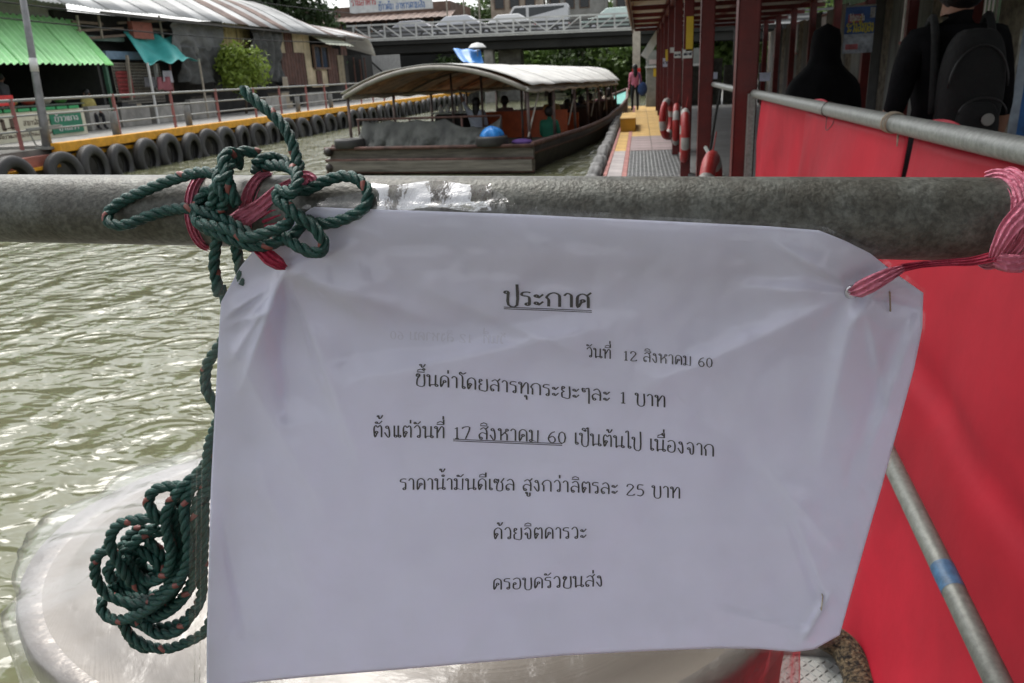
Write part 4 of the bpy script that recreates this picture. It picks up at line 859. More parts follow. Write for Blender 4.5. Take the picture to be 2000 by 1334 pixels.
for k in range(14):
    Y=-4+k*2.62; MB().box((-.2,Y-.04,2.98),(4.6,Y+.04,3.08)).build('rafter',redpaint,can)
for x in (-.2,.63,2.4,4.25):
    MB().box((x-.04,-5,3.082),(x+.04,31,3.16)).build('purlin',redpaint,can)
MB().box((-.28,-5,2.95),(-.245,31,3.17)).build('fascia',redpaint,can)
MB().box((.59,-5,2.86),(.67,31,2.975)).build('long_beam',redpaint,can)
shm=M('canopy_sheet_pale',(.50,.49,.47),.6,var=.12,scale=2,trans=.05)
for k in range(36):
    Y=-5+k; corr(MB(),(-.35,Y,3.185+.01*(k%2)),(-.35,Y+1.04,3.185+.01*(k%2)),(4.8,Y+1.04,3.185+.01*(k%2)),(4.8,Y,3.185+.01*(k%2)),6,.012,1,.004,seg=4).build('roof_sheet',shm,can)
# near side wall X=4.6.. of corridor
wl=thing('corridor_wall','patched wall of tin sheets and barred openings on the far side of the corridor','wall',(4.7,12,.3))
mats_=[M('grey_tin_wall',(.20,.20,.19),.8,var=.4,scale=2,stretch=(1,1,.3)),M('pale_board_wall',(.34,.32,.28),.8,var=.35,scale=2),M('dark_wall',(.05,.05,.05),.9),M('tan_wall',(.22,.19,.15),.85,var=.4)]
y=3.0;k=0
while y<31:
    wd2=.55+.35*hs_(k,3); m=mats_[[0,1,0,3,2,1,0,3][k%8]]
    if k%5==2:
        corr(MB(),(4.6,y,.3),(4.6,y+wd2,.3),(4.6,y+wd2,1.9),(4.6,y,1.9),5,.015,1,.01).build('wall_sheet',m,wl)
        for j in range(6): MB().box((4.58,y+.05+j*wd2/6,1.9),(4.60,y+.075+j*wd2/6,2.75)).build('bar',M('bar_pale',(.32,.28,.25),.6),wl)
        MB().box((4.57,y,2.75),(4.62,y+wd2,2.8)).build('bar_frame',mrp,wl); MB().box((4.57,y,1.905),(4.62,y+wd2,1.95)).build('bar_frame',mrp,wl)
    else: corr(MB(),(4.6+.03*(k%2),y,.3),(4.6+.03*(k%2),y+wd2+.02,.3),(4.6+.03*(k%2),y+wd2+.02,2.7+.2*hs_(k,1)),(4.6+.03*(k%2),y,2.7+.2*hs_(k,1)),5,.015,1,.01).build('wall_sheet',m,wl)
    y+=wd2;k+=1
# posters on the wall
def poster(name,label,p,ux,w_,h_,mb_col,bits):
    p=np.array(p,float);ux=np.array(ux,float);uz=np.array([0,0,1.]); nrm=np.cross(ux,uz)
    o=thing(name,label,'poster',tuple(p))
    def q(a,b_,c,d,off,m,nm):
        mb=MB(); vs=[p+ux*x+uz*z+nrm*oo for oo in (off,off-.006 if nm=='sheet' else off-.001) for x,z in ((a,b_),(c,b_),(c,d),(a,d))]
        mb.add(vs,[(0,1,2,3),(7,6,5,4),(0,4,5,1),(1,5,6,2),(2,6,7,3),(3,7,4,0)]); mb.build(nm,m,o)
    q(0,0,w_,h_,.0,mb_col,'sheet')
    for i,(a,b_,c,d,m) in enumerate(bits): q(a*w_,b_*h_,c*w_,d*h_,.003+.0015*i,m,'print')
    return o,p,ux,uz,nrm
# hanging banner (1645-1705,12-108)
a=pY(1645,105,13.2);c=pY(1703,100,13.2);tz=pY(1660,14,13.2)[2]
o,p,ux,uz,nrm=poster('hanging_banner','blue and white printed banner with yellow lettering hanging from a red post',(a[0],13.2,a[2]),(1,0,0),c[0]-a[0],tz-a[2],M('banner_blue',(.04,.10,.30),.6,var=.3,scale=6),
  [(.0,.0,1,.42,M('banner_grey',(.33,.36,.42),.6,var=.4,scale=8)),(.08,.08,.5,.2,M('banner_pink',(.45,.12,.14),.6,var=.3,scale=10)),(.1,.66,.6,.84,M('banner_pink')),(.82,.75,.98,.97,M('banner_white',(.5,.5,.5),.6,var=.4,scale=12))])
q=MB(); write(q,'ระวังสิ่งของ',p+ux*.03+uz*(tz-a[2])*.46+nrm*.012,ux,uz,.12,(c[0]-a[0])*.9,.2); q.build('lettering',M('banner_yellow',(.6,.5,.05),.5),o)
q=MB(); write(q,'โปรดระวัง',p+ux*.06+uz*(tz-a[2])*.7+nrm*.012,ux,uz,.07,(c[0]-a[0])*.5,.2); q.build('lettering',whitem,o)
MB().tube([(a[0],13.2,tz+.01),(c[0],13.2,tz+.01)],.012,6).build('rod',railsteel,o)
for q_ in (a,c): MB().tube([(q_[0],13.2,tz),(q_[0],13.2,2.99)],.004,5).build('cord',darkin,o)
# blue mural/banner at the right edge on wall
poster('mural_banner','tall pale blue and white banner standing at the right edge behind the backpack',(pY(1966,265,5.5)[0],5.5,1.0),(.9,-.43,0),.5,1.35,M('banner_pale',(.28,.34,.40),.7,var=.35,scale=4),[(.1,.05,.8,.45,M('banner_cobalt',(.02,.13,.38),.6,var=.4,scale=6))])
for i,(yy,z,w_,h_,cc,nn) in enumerate([(10.4,1.2,.5,.75,(.38,.37,.34),'grey'),(12.3,1.5,.6,1.0,(.42,.41,.37),'cream map'),(13.4,1.1,.35,.5,(.36,.30,.28),'faded pink'),(8.9,1.3,.45,.7,(.28,.26,.26),'torn')]):
    poster('wall_poster','%s paper poster pasted on the corridor wall'%nn,(4.54,yy+w_,z),(0,-1,0),w_,h_,M('paper_'+nn[:4],cc,.8,var=.35,scale=9),[(.1,.1,.5,.45,M('print_grey',(.2,.19,.18),.8,var=.5,scale=20)),(.55,.5,.9,.9,M('print_grey'))])
# notices on posts
def notice(label,x,y,dep,w_,h_,m,txt=None,name='post_notice'):
    p=at(x,y,dep); o=thing(name,label,'sign',tuple(p)); MB().box((p[0]-w_/2,p[1]-.006,p[2]-h_/2),(p[0]+w_/2,p[1],p[2]+h_/2)).build('board',m,o)
    if txt: q=MB(); write(q,txt,(p[0]-w_*.42,p[1]-.008,p[2]-h_*.18),(1,0,0),(0,0,1),h_*.3,w_*.84,.2); q.build('lettering',M('dark_print',(.05,.05,.08),.6),o)
vs_=M('sign_yellow',(.62,.42,.03),.5,var=.08)
dpt=lambda Y: Y*1.0
def yd(x,y,Y): q=W(x,y); return Y/q[1]
notice('tall yellow sign strip on the third red post',1347,66,yd(1347,66,11.05),.09,.42,vs_,name='yellow_sign')
notice('small white notice on the third red post below the yellow sign',1343,105,yd(1343,105,11.05),.12,.11,whitem,'ศ')
notice('small white notice on the fourth red post',1323,107,yd(1323,107,14.0),.11,.10,whitem,'ศ')
notice('small pale notice on the fifth red post',1313,98,yd(1313,98,17.1),.09,.10,whitem)
notice('white paper with blue print on the far red post',1299,122,yd(1299,122,20.2),.11,.2,M('pale_blue_paper',(.5,.52,.65),.7),'ก')
notice('thin yellow sign on the far red post',1302,108,yd(1302,108,17.05),.05,.22,vs_,name='yellow_sign')
notice('white paper notice hanging in the corridor beyond the second post',1391,148,yd(1391,148,13),.16,.1,M('pale_blue_paper'))
notice('white paper notice hanging deep in the corridor beside the black headscarf',1494,150,yd(1494,150,12.5),.15,.12,M('pale_blue_paper'))
# lifebuoys
def buoy_mesh():
    mb=MB(); n=40; R_=.29; r=.072
    for k in range(n):
        a0=2*math.pi*k/n;a1=2*math.pi*(k+1)/n; vs=[]
        for a in (a0,a1):
            for j in range(10):
                b_=2*math.pi*j/10; rr=R_+r*math.cos(b_); vs.append((rr*math.cos(a),r*.8*math.sin(b_),rr*math.sin(a)))
        mb.cur=1 if (k%10)<3 else 0
        mb.add(vs,[(j,(j+1)%10,10+(j+1)%10,10+j) for j in range(10)])
    return mb
rb=M('buoy_red',(.36,.02,.018),.5,var=.1); wb=M('buoy_white',(.42,.40,.37),.6,var=.15)
B0=None
for i,(x,y,Y,rz,lab) in enumerate([(1337,265,11.0,1.55,'red and white lifebuoy hanging on the third red post'),(1321,243,14.1,1.5,'red and white lifebuoy hanging on the fourth red post'),(1303,232,14.6,1.25,'dull red lifebuoy hanging highest, left of the other rings'),(1387,385,6.3,1.35,'red and white lifebuoy low behind the grey pipe beside the second post')]):
    p=at(x,y,yd(x,y,Y))
    if B0 is None: B0=buoy_mesh().build('lifebuoy',[rb,wb],smooth=True); o=B0
    else: o=dup(B0)
    for c in list(o.children): pass
    o.location=p; o.rotation_euler=(0,.75*i,rz); o['label']=lab; o['category']='lifebuoy'; o['group']='lifebuoys on the pier posts'
    MB().tube([p+np.array([0,0,.3]),p+np.array([.03,0,.5])],.004,6).build('hanging_rope',rb,label='red cord holding the %s lifebuoy'%ORD[i],cat='cord')
# pier rail continuation, stay rope
rz_=1.53
MB().tube([(.68,5.15,rz_),(.70,8.1,rz_)],.024,10).build('rail_section',railsteel,label='grey pipe rail between the first and second red posts',cat='rail',smooth=True)
MB().tube(spline([pY(1408,175,6.5),pY(1398,225,6.5),pY(1388,290,6.5),pY(1380,345,6.5)],4),.010,6).build('hanging_cable',darkin,label='thin dark cable hanging between the first and second red posts',cat='cable')
MB().tube([pY(1378,288,7.8),pY(1412,345,7.4)],.02,8).build('leaning_pole',railsteel,label='grey pole leaning near the foot of the second post',cat='pole')
# end of pier things
a=pZ(1262,190,.25); bx=thing('control_cabin','grey booth with a yellow sign at the far end of the pier','booth',(.9,34,.25))
q0=pY(1262,190,33.);q1=pY(1312,190,33.); z1=pY(1280,98,33.)[2]
MB().box((q0[0],33,.25),(q1[0]+1.5,35,z1)).build('body',M('booth_grey',(.26,.27,.245),.7),bx)
MB().box((q0[0]+.1,32.98,pY(1285,125,33)[2]),(q0[0]+1.1,32.996,pY(1285,116,33)[2])).build('name_board',M('pinkish_white',(.5,.42,.4),.6),bx)
MB().box((q0[0]-.05,32.9,z1-.65),(q1[0]+1.6,32.99,z1-.58)).build('ledge',whitem,bx)
q=pY(1282,141,33); MB().box((q[0]-.12,32.97,q[2]-.16),(q[0]+.12,32.995,q[2]+.16)).build('yellow_sign',vs_,bx)
MB().beam(pY(1257,112,31),pY(1293,55,31),.28,.12,up=(0,1,0)).build('diagonal_brace',whitem,label='white diagonal steel brace under the far end of the canopy',cat='brace')
fw=thing('far_corridor_screen','dark lattice screen closing the far end of the corridor','screen',(2.5,31,.3))
for k in range(9): MB().box((1.0+k*.42,31.5,.3),(1.36+k*.42,31.56,2.2-.25*(k%3))).build('board',M('screen_dark',(.06,.06,.05),.9,var=.4),fw)
for k in range(5): MB().box((1.0+k*.8,31.4,.3),(1.07+k*.8,31.48,2.95)).build('post',M('dark_wall'),fw)
# more people in corridor
MX=pY(1858,150,4.0)[0]; BX=pY(1893,150,3.85)[0]-1.24; BZ=.03
bm=person('person in black with a dark backpack walking away behind the red panels',(MX,4.0,.30),.05,dict(el=(-.23,-.06,1.10),hl=(-.25,.06,.88),er=(.21,-.02,1.08)),[black,trou,skin,skin,shoe],(hairm,0),1.80)
bk=thing('backpack','dark backpack with a round pale badge on the person in black','backpack',(MX,3.4,1.4))
mb=MB()
def bkf(u,v):
    a=2*math.pi*u; th=math.pi*v; sx=.13*abs(math.sin(th))**.55; return (BX+1.24+sx*(abs(math.cos(a))**.6)*(1 if math.cos(a)>0 else -1),3.83+.095*abs(math.sin(th))**.5*(abs(math.sin(a))**.7)*(1 if math.sin(a)>0 else -1),1.53+.27*math.cos(th))
mb.sheet(bkf,32,18).build('pack_body',M('backpack_cloth',(.004,.0045,.0045),.9,var=.4,scale=12,bump=.3),bk,smooth=True)
mb=MB(); mb.sheet(lambda u,v:(lambda a,th:(BX+1.25+.09*abs(math.sin(th))**.5*math.cos(a),3.73+.05*abs(math.sin(th))**.5*math.sin(a),1.38+.12*math.cos(th)))(2*math.pi*u,math.pi*v),24,12).build('pocket',M('backpack_cloth'),bk,smooth=True)
MB().tube([(BX+1.25+.095*math.cos(a),3.685-.0*a,1.45+.07*math.sin(a)) for a in np.linspace(0,math.pi,12)],.004,6).build('zip',M('zip_grey',(.012,.012,.012),.5),bk,smooth=True)
MB().tube([(BX+1.24+.118*math.cos(a),3.745,1.56+.17*math.sin(a)) for a in np.linspace(0,math.pi,16)],.004,6).build('zip',M('zip_grey'),bk,smooth=True)
MB().lathe([(0,.0),(.024,0),(.026,.003),(.024,.006),(0,.006)],20,Matrix.Translation((BX+1.27,3.672,1.43))@Matrix.Rotation(math.pi/2,4,'X')).build('badge',M('badge_grey',(.22,.22,.2),.5),bk)
for x in (MX-.11,MX+.12):
    MB().tube(spline([(x,3.86,1.45),(x-.01,3.90,1.76),(x+.0,4.02,1.85),(x,4.13,1.6)],5),.018,6).build('strap',M('backpack_cloth'),bk,smooth=True)
hs2=person('person in a long black headscarf and robe walking away in the corridor',(1.27,6.0,.30),0,dict(sl=(-.13,0,1.30),sr=(.13,0,1.30),el=(-.17,0,1.05),er=(.17,0,1.05),hl=(-.12,.12,.95),hr=(.12,.12,.95)),[black,black,black,black,black],None,1.58)
mb=MB()
def rob(u,v):
    a=2*math.pi*u; z=1.64-1.55*v
    r=np.interp(v,[0,.008,.03,.07,.12,.16,.19,.225,.27,.36,.55,1],[.0,.05,.085,.10,.10,.105,.13,.20,.245,.26,.26,.33]); r*=1+.04*math.sin(a*7+6*v)*min(1,v*3)
    dp=np.interp(v,[0,.14,.27,1],[1.0,1.0,.62,.72]); return (r*math.cos(a),r*dp*math.sin(a),z)
q=mb.sheet(rob,40,34).build('headscarf_robe',black,None,smooth=True); q.parent=hs2
# shop people
for i,(x,yy,c,t_) in enumerate([(-15.6,16.2,(.12,.05,.04),'a dark red shirt behind the food counter'),(-15.8,18.2,(.06,.06,.07),'a dark shirt in the shade of the green awning'),(-15.3,20.6,(.45,.38,.12),'a yellow shirt seated at the edge of the green awning shop')]):
    person('person in '+t_,(x,yy,.78),-1.5 if i<2 else -1.9,SIT if i==2 else None,[M('shopshirt%d'%i,c,.8),trou,skin,skin,shoe],(hairm,.05),1.55)
# ------------------------------------------------------------ RED BARRIER beside the camera
bar=thing('red_barrier','grey pipe railing hung with bright red sheets on the right','barrier',(.66,3,.25))
MB().tube([(.66,-.6,1.536),(.675,5.02,1.53)],.024,20).build('top_rail',railsteel,bar,smooth=True)
p0=pX(1730,880,.50);p1=pX(1950,1334,.50); dd=p1-p0
e0=p0-dd*.9; e1=p0+dd*1.9
MB().tube([e0,e1],.0185,20).build('brace_pipe',M('dark_zinc_pipe',(.19,.20,.18),.5,.3,var=.2,scale=90,bump=.08,bscale=300),bar,smooth=True)
ta=pX(1833,1140,.50);tb=pX(1856,1187,.50); ta=p0+dd*((ta-p0)@dd)/(dd@dd); tb=p0+dd*((tb-p0)@dd)/(dd@dd)
MB().tube([ta,tb],.0191,20,cap=False).build('blue_tape',M('blue_tape',(.05,.13,.24),.5,var=.3,scale=60),bar,smooth=True)
def rsheet(y0,y1,off,seed,flap):
    def fn(u,v):
        Y=y0+(y1-y0)*u; z=1.505-1.25*v; k=.018*math.sin(u*(y1-y0)*3.1+seed)+.006*math.sin(Y*11+2*math.sin(v*4+seed)+z*3)+.004*(vn(Y*9,z*4,seed)-.5)*2+.012*(vn(Y*3,v*3,seed)-.5)*2
        # crease where the sheet is pressed against the brace pipe
        t_=(Y-e0[1])/(e1[1]-e0[1]+1e-9); zp=e0[2]+(e1[2]-e0[2])*t_
        return (.66+off+.032-.15*v**1.2*(1 if Y<3 else max(0,1-(Y-3)))+k*min(1,v*4+.2)+.02*math.exp(-((z-zp-.03)/.05)**2)*(0 if Y>2.2 else 1),Y,z)
    MB().sheet(fn,60,50,.003).build('red_sheet',redsheet,bar,smooth=True)
    if flap:
        a_,b_=flap
        def f2(u,v): Y=a_+(b_-a_)*u; return (.70+off+.012*math.sin(u*3),Y,1.50+.055*v*math.sin(math.pi*u)**.8)
        MB().sheet(f2,20,4,.003).build('sheet_flap',redsheet,bar,smooth=True)
Yg1=pX(1775,300,.70)[1];Yg0=pX(1790,300,.70)[1]; Yf=pX(1573,260,.70)[1]; Ye=pX(1485,250,.70)[1]
Yfa=pX(1565,185,.7)[1]; 
rsheet(Yf+.01,Ye,.012,1.0,None); rsheet(Yg1,Yf-.0,.0,2.2,(pX(1640,210,.7)[1],Yfa)); rsheet(-.3,Yg0,.0,4.1,(pX(1930,245,.7)[1],pX(1770,210,.7)[1]))
MB().box((.64,4.98,.3),(.68,5.03,1.53)).build('end_post',railsteel,bar)
# ties on rail
def loop(c,r,ax,n=3,th=.0016,m=None,name='twine_tie',label='',par=None,spread=.02):
    pts=[]
    for k in range(n*14+1):
        a=2*math.pi*k/14; pts.append((c[0]+r*math.cos(a),c[1]+spread*(k/(n*14)-.5)+.006*math.sin(a*1.7),c[2]+r*math.sin(a)))
    mb=MB().tube(pts,th,6); return mb,pts
c=pX(1745,236,.664); mb,pts=loop((.664,c[1],1.535),.0265,0,4,.0022,spread=.05)
mb.tube(spline([pts[-1],np.array(pts[-1])+[-.01,-.02,-.03],np.array(pts[-1])+[-.02,-.05,-.05]],4),.002,6); mb.tube(spline([pts[0],np.array(pts[0])+[-.012,.02,-.02],np.array(pts[0])+[-.015,.01,-.06]],4),.002,6)
mb.build('twine_tie',M('beige_twine',(.42,.34,.26),.8),smooth=True,label='beige twine knotted round the pipe above the red sheets',cat='twine')
c=pX(1618,205,.666); mb,pts=loop((.668,c[1],1.533),.026,0,1,.0016); mb.tube(spline([pts[0],np.array(pts[0])+[-.01,.0,-.05],np.array(pts[0])+[-.02,.05,-.075],np.array(pts[0])+[-.01,.1,-.03]],5),.0014,6)
mb.build('wire_loop',M('dark_wire',(.08,.06,.055),.5),smooth=True,label='thin wire looped round the pipe above the middle red sheet',cat='wire')
# ------------------------------------------------------------ diamond plate floor, coir fender, drum
dp=thing('diamond_plate','grey diamond tread steel plate on the pier floor at bottom right','floor plate',(.3,1.5,DZ))
ya_=pZ(1560,1287,DZ)[1]
MB().box((-.15,.3,DZ+.004),(.80,ya_,DZ+.012)).build('plate',M('tread_steel',(.36,.37,.35),.5,.3,var=.15,scale=20),dp)
lg=MB()
for i in range(44):
    for j in range(48):
        x=.10+i*.016*1.0; y=ya_-.02-j*.016
        if x>.79 or y<.9: continue
        s_=1 if (i+j)%2 else -1; ax=Vector((.7071,.7071*s_,0)); lx=ax*.0105; wv=Vector((-ax.y,ax.x,0))*.0028; c=Vector((x,y,DZ+.012))
        if (i+j)%2==0 and 0: continue
        lg.add([c-lx,c-wv,c+lx,c+wv,c+Vector((0,0,.0018))-lx*.4,c+Vector((0,0,.0018))+lx*.4],[(0,1,4),(1,5,4),(1,2,5),(2,3,5),(3,4,5),(3,0,4)])
lo=lg.build('tread_lugs',M('tread_lug_steel',(.22,.23,.22),.45,.4,var=.2,scale=30),dp); lo['kind']='stuff'
MB().box((-.15,ya_+.002,DZ),(.80,ya_+.06,DZ+.035)).build('frame_bar',conc,dp,bevel=.003)
cf=thing('coir_fender','brown coir rope roll at the foot of the red sheet','fender',tuple(pZ(1665,1300,.3)))
pts=spline([at(1600,1235,1.95),at(1645,1262,1.93),at(1668,1300,1.88),at(1680,1345,1.82),at(1690,1420,1.7)],8)
mb=MB(); n_=len(pts)
mb.tube(pts,.036,16).build('roll',M('coir',(.17,.125,.07),.95,var=.6,scale=90,bump=1.0,bscale=160,thr=(.4,.6)),cf,smooth=True)
# drum
DCx,DCy,DTz,DR=-.172,.70,1.205,.335
DCx,DCy,DTz,DR=-.268,.735,1.2,.424; ASP=.70
kind(MB().box((-.80,-6,-.2),(-.505,1.55,DZ-.02)).build('pier_slab',concd))
drum=thing('steel_drum','big oval pale steel drum wrapped in clear plastic film below the notice','drum',(DCx,DCy,DZ))
sm=M('brushed_pale_steel',(.21,.185,.155),.38,.2,var=.06,scale=3,bump=0)
t=sm.node_tree;N=t.nodes;L=t.links;b=N['Principled BSDF']; tc=N.new('ShaderNodeTexCoord')
sep=N.new('ShaderNodeSeparateXYZ'); L.new(tc.outputs['Object'],sep.inputs[0])
gr_=N.new('ShaderNodeVectorMath'); gr_.operation='LENGTH'; mpp=N.new('ShaderNodeMapping'); mpp.inputs['Scale'].default_value=(1,1,0); mpp.inputs['Location'].default_value=(-DCx-.1,-DCy,0); L.new(tc.outputs['Object'],mpp.inputs[0]); L.new(mpp.outputs[0],gr_.inputs[0])
wn=N.new('ShaderNodeTexNoise'); wn.noise_dimensions='1D'; wn.inputs['Scale'].default_value=420; wn.inputs['Detail'].default_value=3; L.new(gr_.outputs['Value'],wn.inputs['W'])
bpn=N.new('ShaderNodeBump'); bpn.inputs['Strength'].default_value=.07; bpn.inputs['Distance'].default_value=.002; L.new(wn.outputs['Fac'],bpn.inputs['Height']); L.new(bpn.outputs[0],b.inputs['Normal'])
prof=[(DR,DZ-DTz+.02),(DR+.006,-.40),(DR,-.38),(DR,-.10),(DR+.004,-.05),(DR+.002,-.022),(DR-.008,-.006),(DR-.02,-.001),(DR-.035,-.003),(DR-.05,.007),(DR-.12,.024),(DR-.22,.036),(0.001,.044)]
T_=Matrix.Translation((DCx,DCy,DTz))@Matrix.Diagonal((1,ASP,1,1))
MB().lathe(prof[:6],96,T_).build('body',sm,drum,smooth=True); MB().lathe(prof[5:],96,T_).build('lid',sm,drum,smooth=True)
MB().lathe([(DR-.03,-.004),(DR+.004,.004),(DR+.009,-.006),(DR+.009,-.03),(DR+.002,-.034)],96,T_).build('rim_band',M('rim_steel',(.22,.20,.18),.3,.5,var=.1,scale=20),drum,smooth=True)
def wrap(u,v):
    a=2*math.pi*u; 
    if v<.5: r=(DR+.012)*(v/.5); z=.052-.034*(v/.5)**2.4; 
    else: r=DR+.012+.006*math.sin(a*9+v*7); z=.014-(v-.5)*2*.45
    k=(vn(a*6,v*14,3)-.5); wr=.016*k*(1 if v>.3 else .3)+(.005*abs(math.sin(a*13+v*9+2*math.sin(a*3))) if v>.35 else 0)+.006*(vn(a*22,v*10,4)-.5)
    return (DCx+(r+wr)*math.cos(a),DCy+ASP*(r+wr)*math.sin(a),DTz+z+(.008*(vn(a*9,v*9,6)-.5) if v>.15 else 0))
MB().sheet(wrap,220,60).build('plastic_wrap',film('wrap_film',gl=.03,rough=.2,bump=.5,bscale=40,milk=.02),drum,smooth=True)
# ------------------------------------------------------------ FOREGROUND PIPE
pl=at(0,407,.34);pr=at(2000,430,.27); dv=(pr-pl)/np.linalg.norm(pr-pl); PR=.0146
def pipe_dep(x): return np.interp(x,[0,2000],[.34,.27])
rail=thing('railing_pipe','weathered grey steel pipe crossing the whole foreground','pipe',tuple((pl+pr)/2))
pa_=pl-dv*.25; pb_=pr+dv*.22
mb=MB(); n_=60
mb.tube([pa_+(pb_-pa_)*k/n_ for k in range(n_+1)],PR,48).build('pipe',None or (lambda:(steel))(),rail,smooth=True)
MB().tube([pa_+[0,0,-.01],(pa_[0],pa_[1],DZ)],.0146,16).build('end_post',railsteel,rail,smooth=True)
MB().tube([pb_+[0,0,-.01],(pb_[0],pb_[1],DZ)],.0146,16).build('end_post',railsteel,rail,smooth=True)
# better pipe material: mottled zinc with brown stains
t=steel.node_tree;N=t.nodes;L=t.links;b=N['Principled BSDF']
n3=N.new('ShaderNodeTexNoise'); n3.inputs['Scale'].default_value=55; n3.inputs['Detail'].default_value=8; n3.inputs['Roughness'].default_value=.7
tc=N.new('ShaderNodeTexCoord'); L.new(tc.outputs['Object'],n3.inputs['Vector'])
r3=N.new('ShaderNodeValToRGB'); r3.color_ramp.elements[0].position=.42; r3.color_ramp.elements[1].position=.62; r3.color_ramp.elements[0].color=(.62,.57,.50,1); r3.color_ramp.elements[1].color=(1.15,1.15,1.1,1); L.new(n3.outputs['Fac'],r3.inputs[0])
src=b.inputs['Base Color'].links[0].from_socket; mx=N.new('ShaderNodeMix'); mx.data_type='RGBA'; mx.blend_type='MULTIPLY'; mx.inputs[0].default_value=.85; L.new(src,mx.inputs[6]); L.new(r3.outputs[0],mx.inputs[7]); L.new(mx.outputs[2],b.inputs['Base Color'])
# ------------------------------------------------------------ PAPER NOTICE
PYL=pl[1]-PR-.0022; PYR=pr[1]-PR-.0022
def ppl(x,y):
    # point of the notice plane (vertical, parallel to the pipe)
    q=W(x,y); X0,X1=pl[0],pr[0]; k=(PYR-PYL)/(X1-X0); t_=(PYL-k*X0)/(q[1]-k*q[0]); return CAM+q*t_
def seg_d(px,py,a,b_):
    ax,ay=a;bx,by=b_; dx,dy=bx-ax,by-ay; t_=max(0,min(1,((px-ax)*dx+(py-ay)*dy)/(dx*dx+dy*dy))); return math.hypot(px-ax-t_*dx,py-ay-t_*dy),t_,((px-ax)*dy-(py-ay)*dx)/math.hypot(dx,dy)
CRE=[((560,530),(455,700),13,22,1),((560,530),(560,830),-12,30,.9),((440,620),(530,560),8,12,1),((560,525),(760,640),9,26,.9),((1740,520),(1660,640),10,16,1),((1795,600),(1670,575),-8,12,1),((1620,1160),(1560,1265),9,16,1),((1540,980),(1620,1180),6,14,1),((430,640),(640,1010),6,20,1),((820,560),(1150,700),7,24,1),((1170,640),(700,740),5,16,1),((1500,470),(1660,560),6,12,1),((1790,620),(1690,900),5,12,1),((1480,900),(1640,1080),5,14,1),((700,470),(560,520),7,12,1),((560,525),(700,900),9,16,.9),((555,525),(470,760),8,12,1.2),((540,530),(900,640),8,22,.8),((700,690),(1180,600),-6,30,.8),((1665,575),(1250,760),7,26,.9),((1670,575),(1600,900),6,20,.9),((1660,570),(1450,560),5,18,.8),
     ((500,900),(620,1200),6,40,1),((1590,1180),(1530,1010),4,14,1),((1600,1240),(1400,1190),4,16,1),((1745,650),(1650,950),-5,18,1),((440,640),(560,600),7,14,1),((1000,1150),(1250,1010),3,30,1),((430,1000),(480,1250),-5,16,1),((1690,600),(1740,830),4,9,1),((620,430),(760,470),4,12,1),((1540,1230),(1560,1270),3,10,1)]
def relief(x,y):
    h=0
    for a,b_,amp,wd3,sh in CRE:
        d,t_,sg=seg_d(x,y,a,b_); f=math.sin(math.pi*min(1,max(.0,t_*.93+.05)))**.6 if 0<=t_<=1 else 0
        h+=amp*f*math.exp(-(abs(d)/wd3)**(1.0 if sh>=1 else 1.3))*.46
        h+=amp*f*.22*math.tanh(sg/wd3)*math.exp(-(d/(wd3*3))**2)
    h+=5.0*(vn(x/330,y/260,1)-.5)+3.0*(vn(x/150+y/400,y/130,2)-.5)+1.1*(vn(x/70,y/60,4)-.5)+.5*(vn(x/28,y/24,6)-.5)+1.6*abs(vn(x/95+y/160,y/110-x/200,21)-.5)+1.2*abs(vn(x/60-y/90,y/75,31)-.5)*min(1,max(0,(abs(x-1080)-330)/250))
    return h/1000.0
def edge_fall(x,y):
    # bottom hangs a little further out, right edge curls back
    return -.004*max(0,(y-700)/600)+.010*max(0,(x-1560)/240)**2
def PP(x,y,off=0.0):
    p=ppl(x,y); top=min(1,max(0,(y-400)/130)); rl_=relief(x,y)
    Y=-(max(0,rl_*.8+.003))*top - (1-top)*.0005+edge_fall(x,y)*top-off
    q=_n(p-CAM); return p+q*(Y/q[1])
top=[(432,590),(470,520),(505,478),(560,440),(612,404),(700,408),(800,411),(1000,418),(1300,432),(1500,442),(1600,450),(1650,470),(1700,495),(1750,535),(1803,572)]
lft=[(432,590),(428,650),(420,800),(412,950),(408,1100),(404,1250),(404,1345)]
rgt=[(1803,572),(1801,640),(1785,720),(1755,830),(1722,950),(1690,1060),(1662,1160),(1640,1240)]
bot=[(404,1345),(480,1334),(600,1322),(760,1309),(900,1297),(1100,1280),(1270,1271),(1400,1266),(1480,1267),(1550,1273),(1590,1268),(1640,1240)]
def rs_(P_,t_):
    P_=np.array(P_,float); s_=np.r_[0,np.cumsum(np.linalg.norm(np.diff(P_,axis=0),axis=1))]; s_/=s_[-1]; return np.array([np.interp(t_,s_,P_[:,0]),np.interp(t_,s_,P_[:,1])])
def coons(u,v,T_=top,B_=bot,L_=lft,R_=rgt):
    return (1-v)*rs_(T_,u)+v*rs_(B_,u)+(1-u)*rs_(L_,v)+u*rs_(R_,v)-((1-u)*(1-v)*np.array(T_[0])+u*(1-v)*np.array(T_[-1])+(1-u)*v*np.array(B_[0])+u*v*np.array(B_[-1]))
paper=M('white_paper',(.83,.84,.96),.75,var=.02,scale=40,bump=.03,bscale=300,trans=.38)
nt_=thing('paper_notice','white printed Thai notice in a clear plastic sleeve tied to the pipe','notice',tuple(ppl(1100,430)))
MB().sheet(lambda u,v:PP(*coons(u,v)),230,150,.00025).build('paper_sheet',paper,nt_,smooth=True)
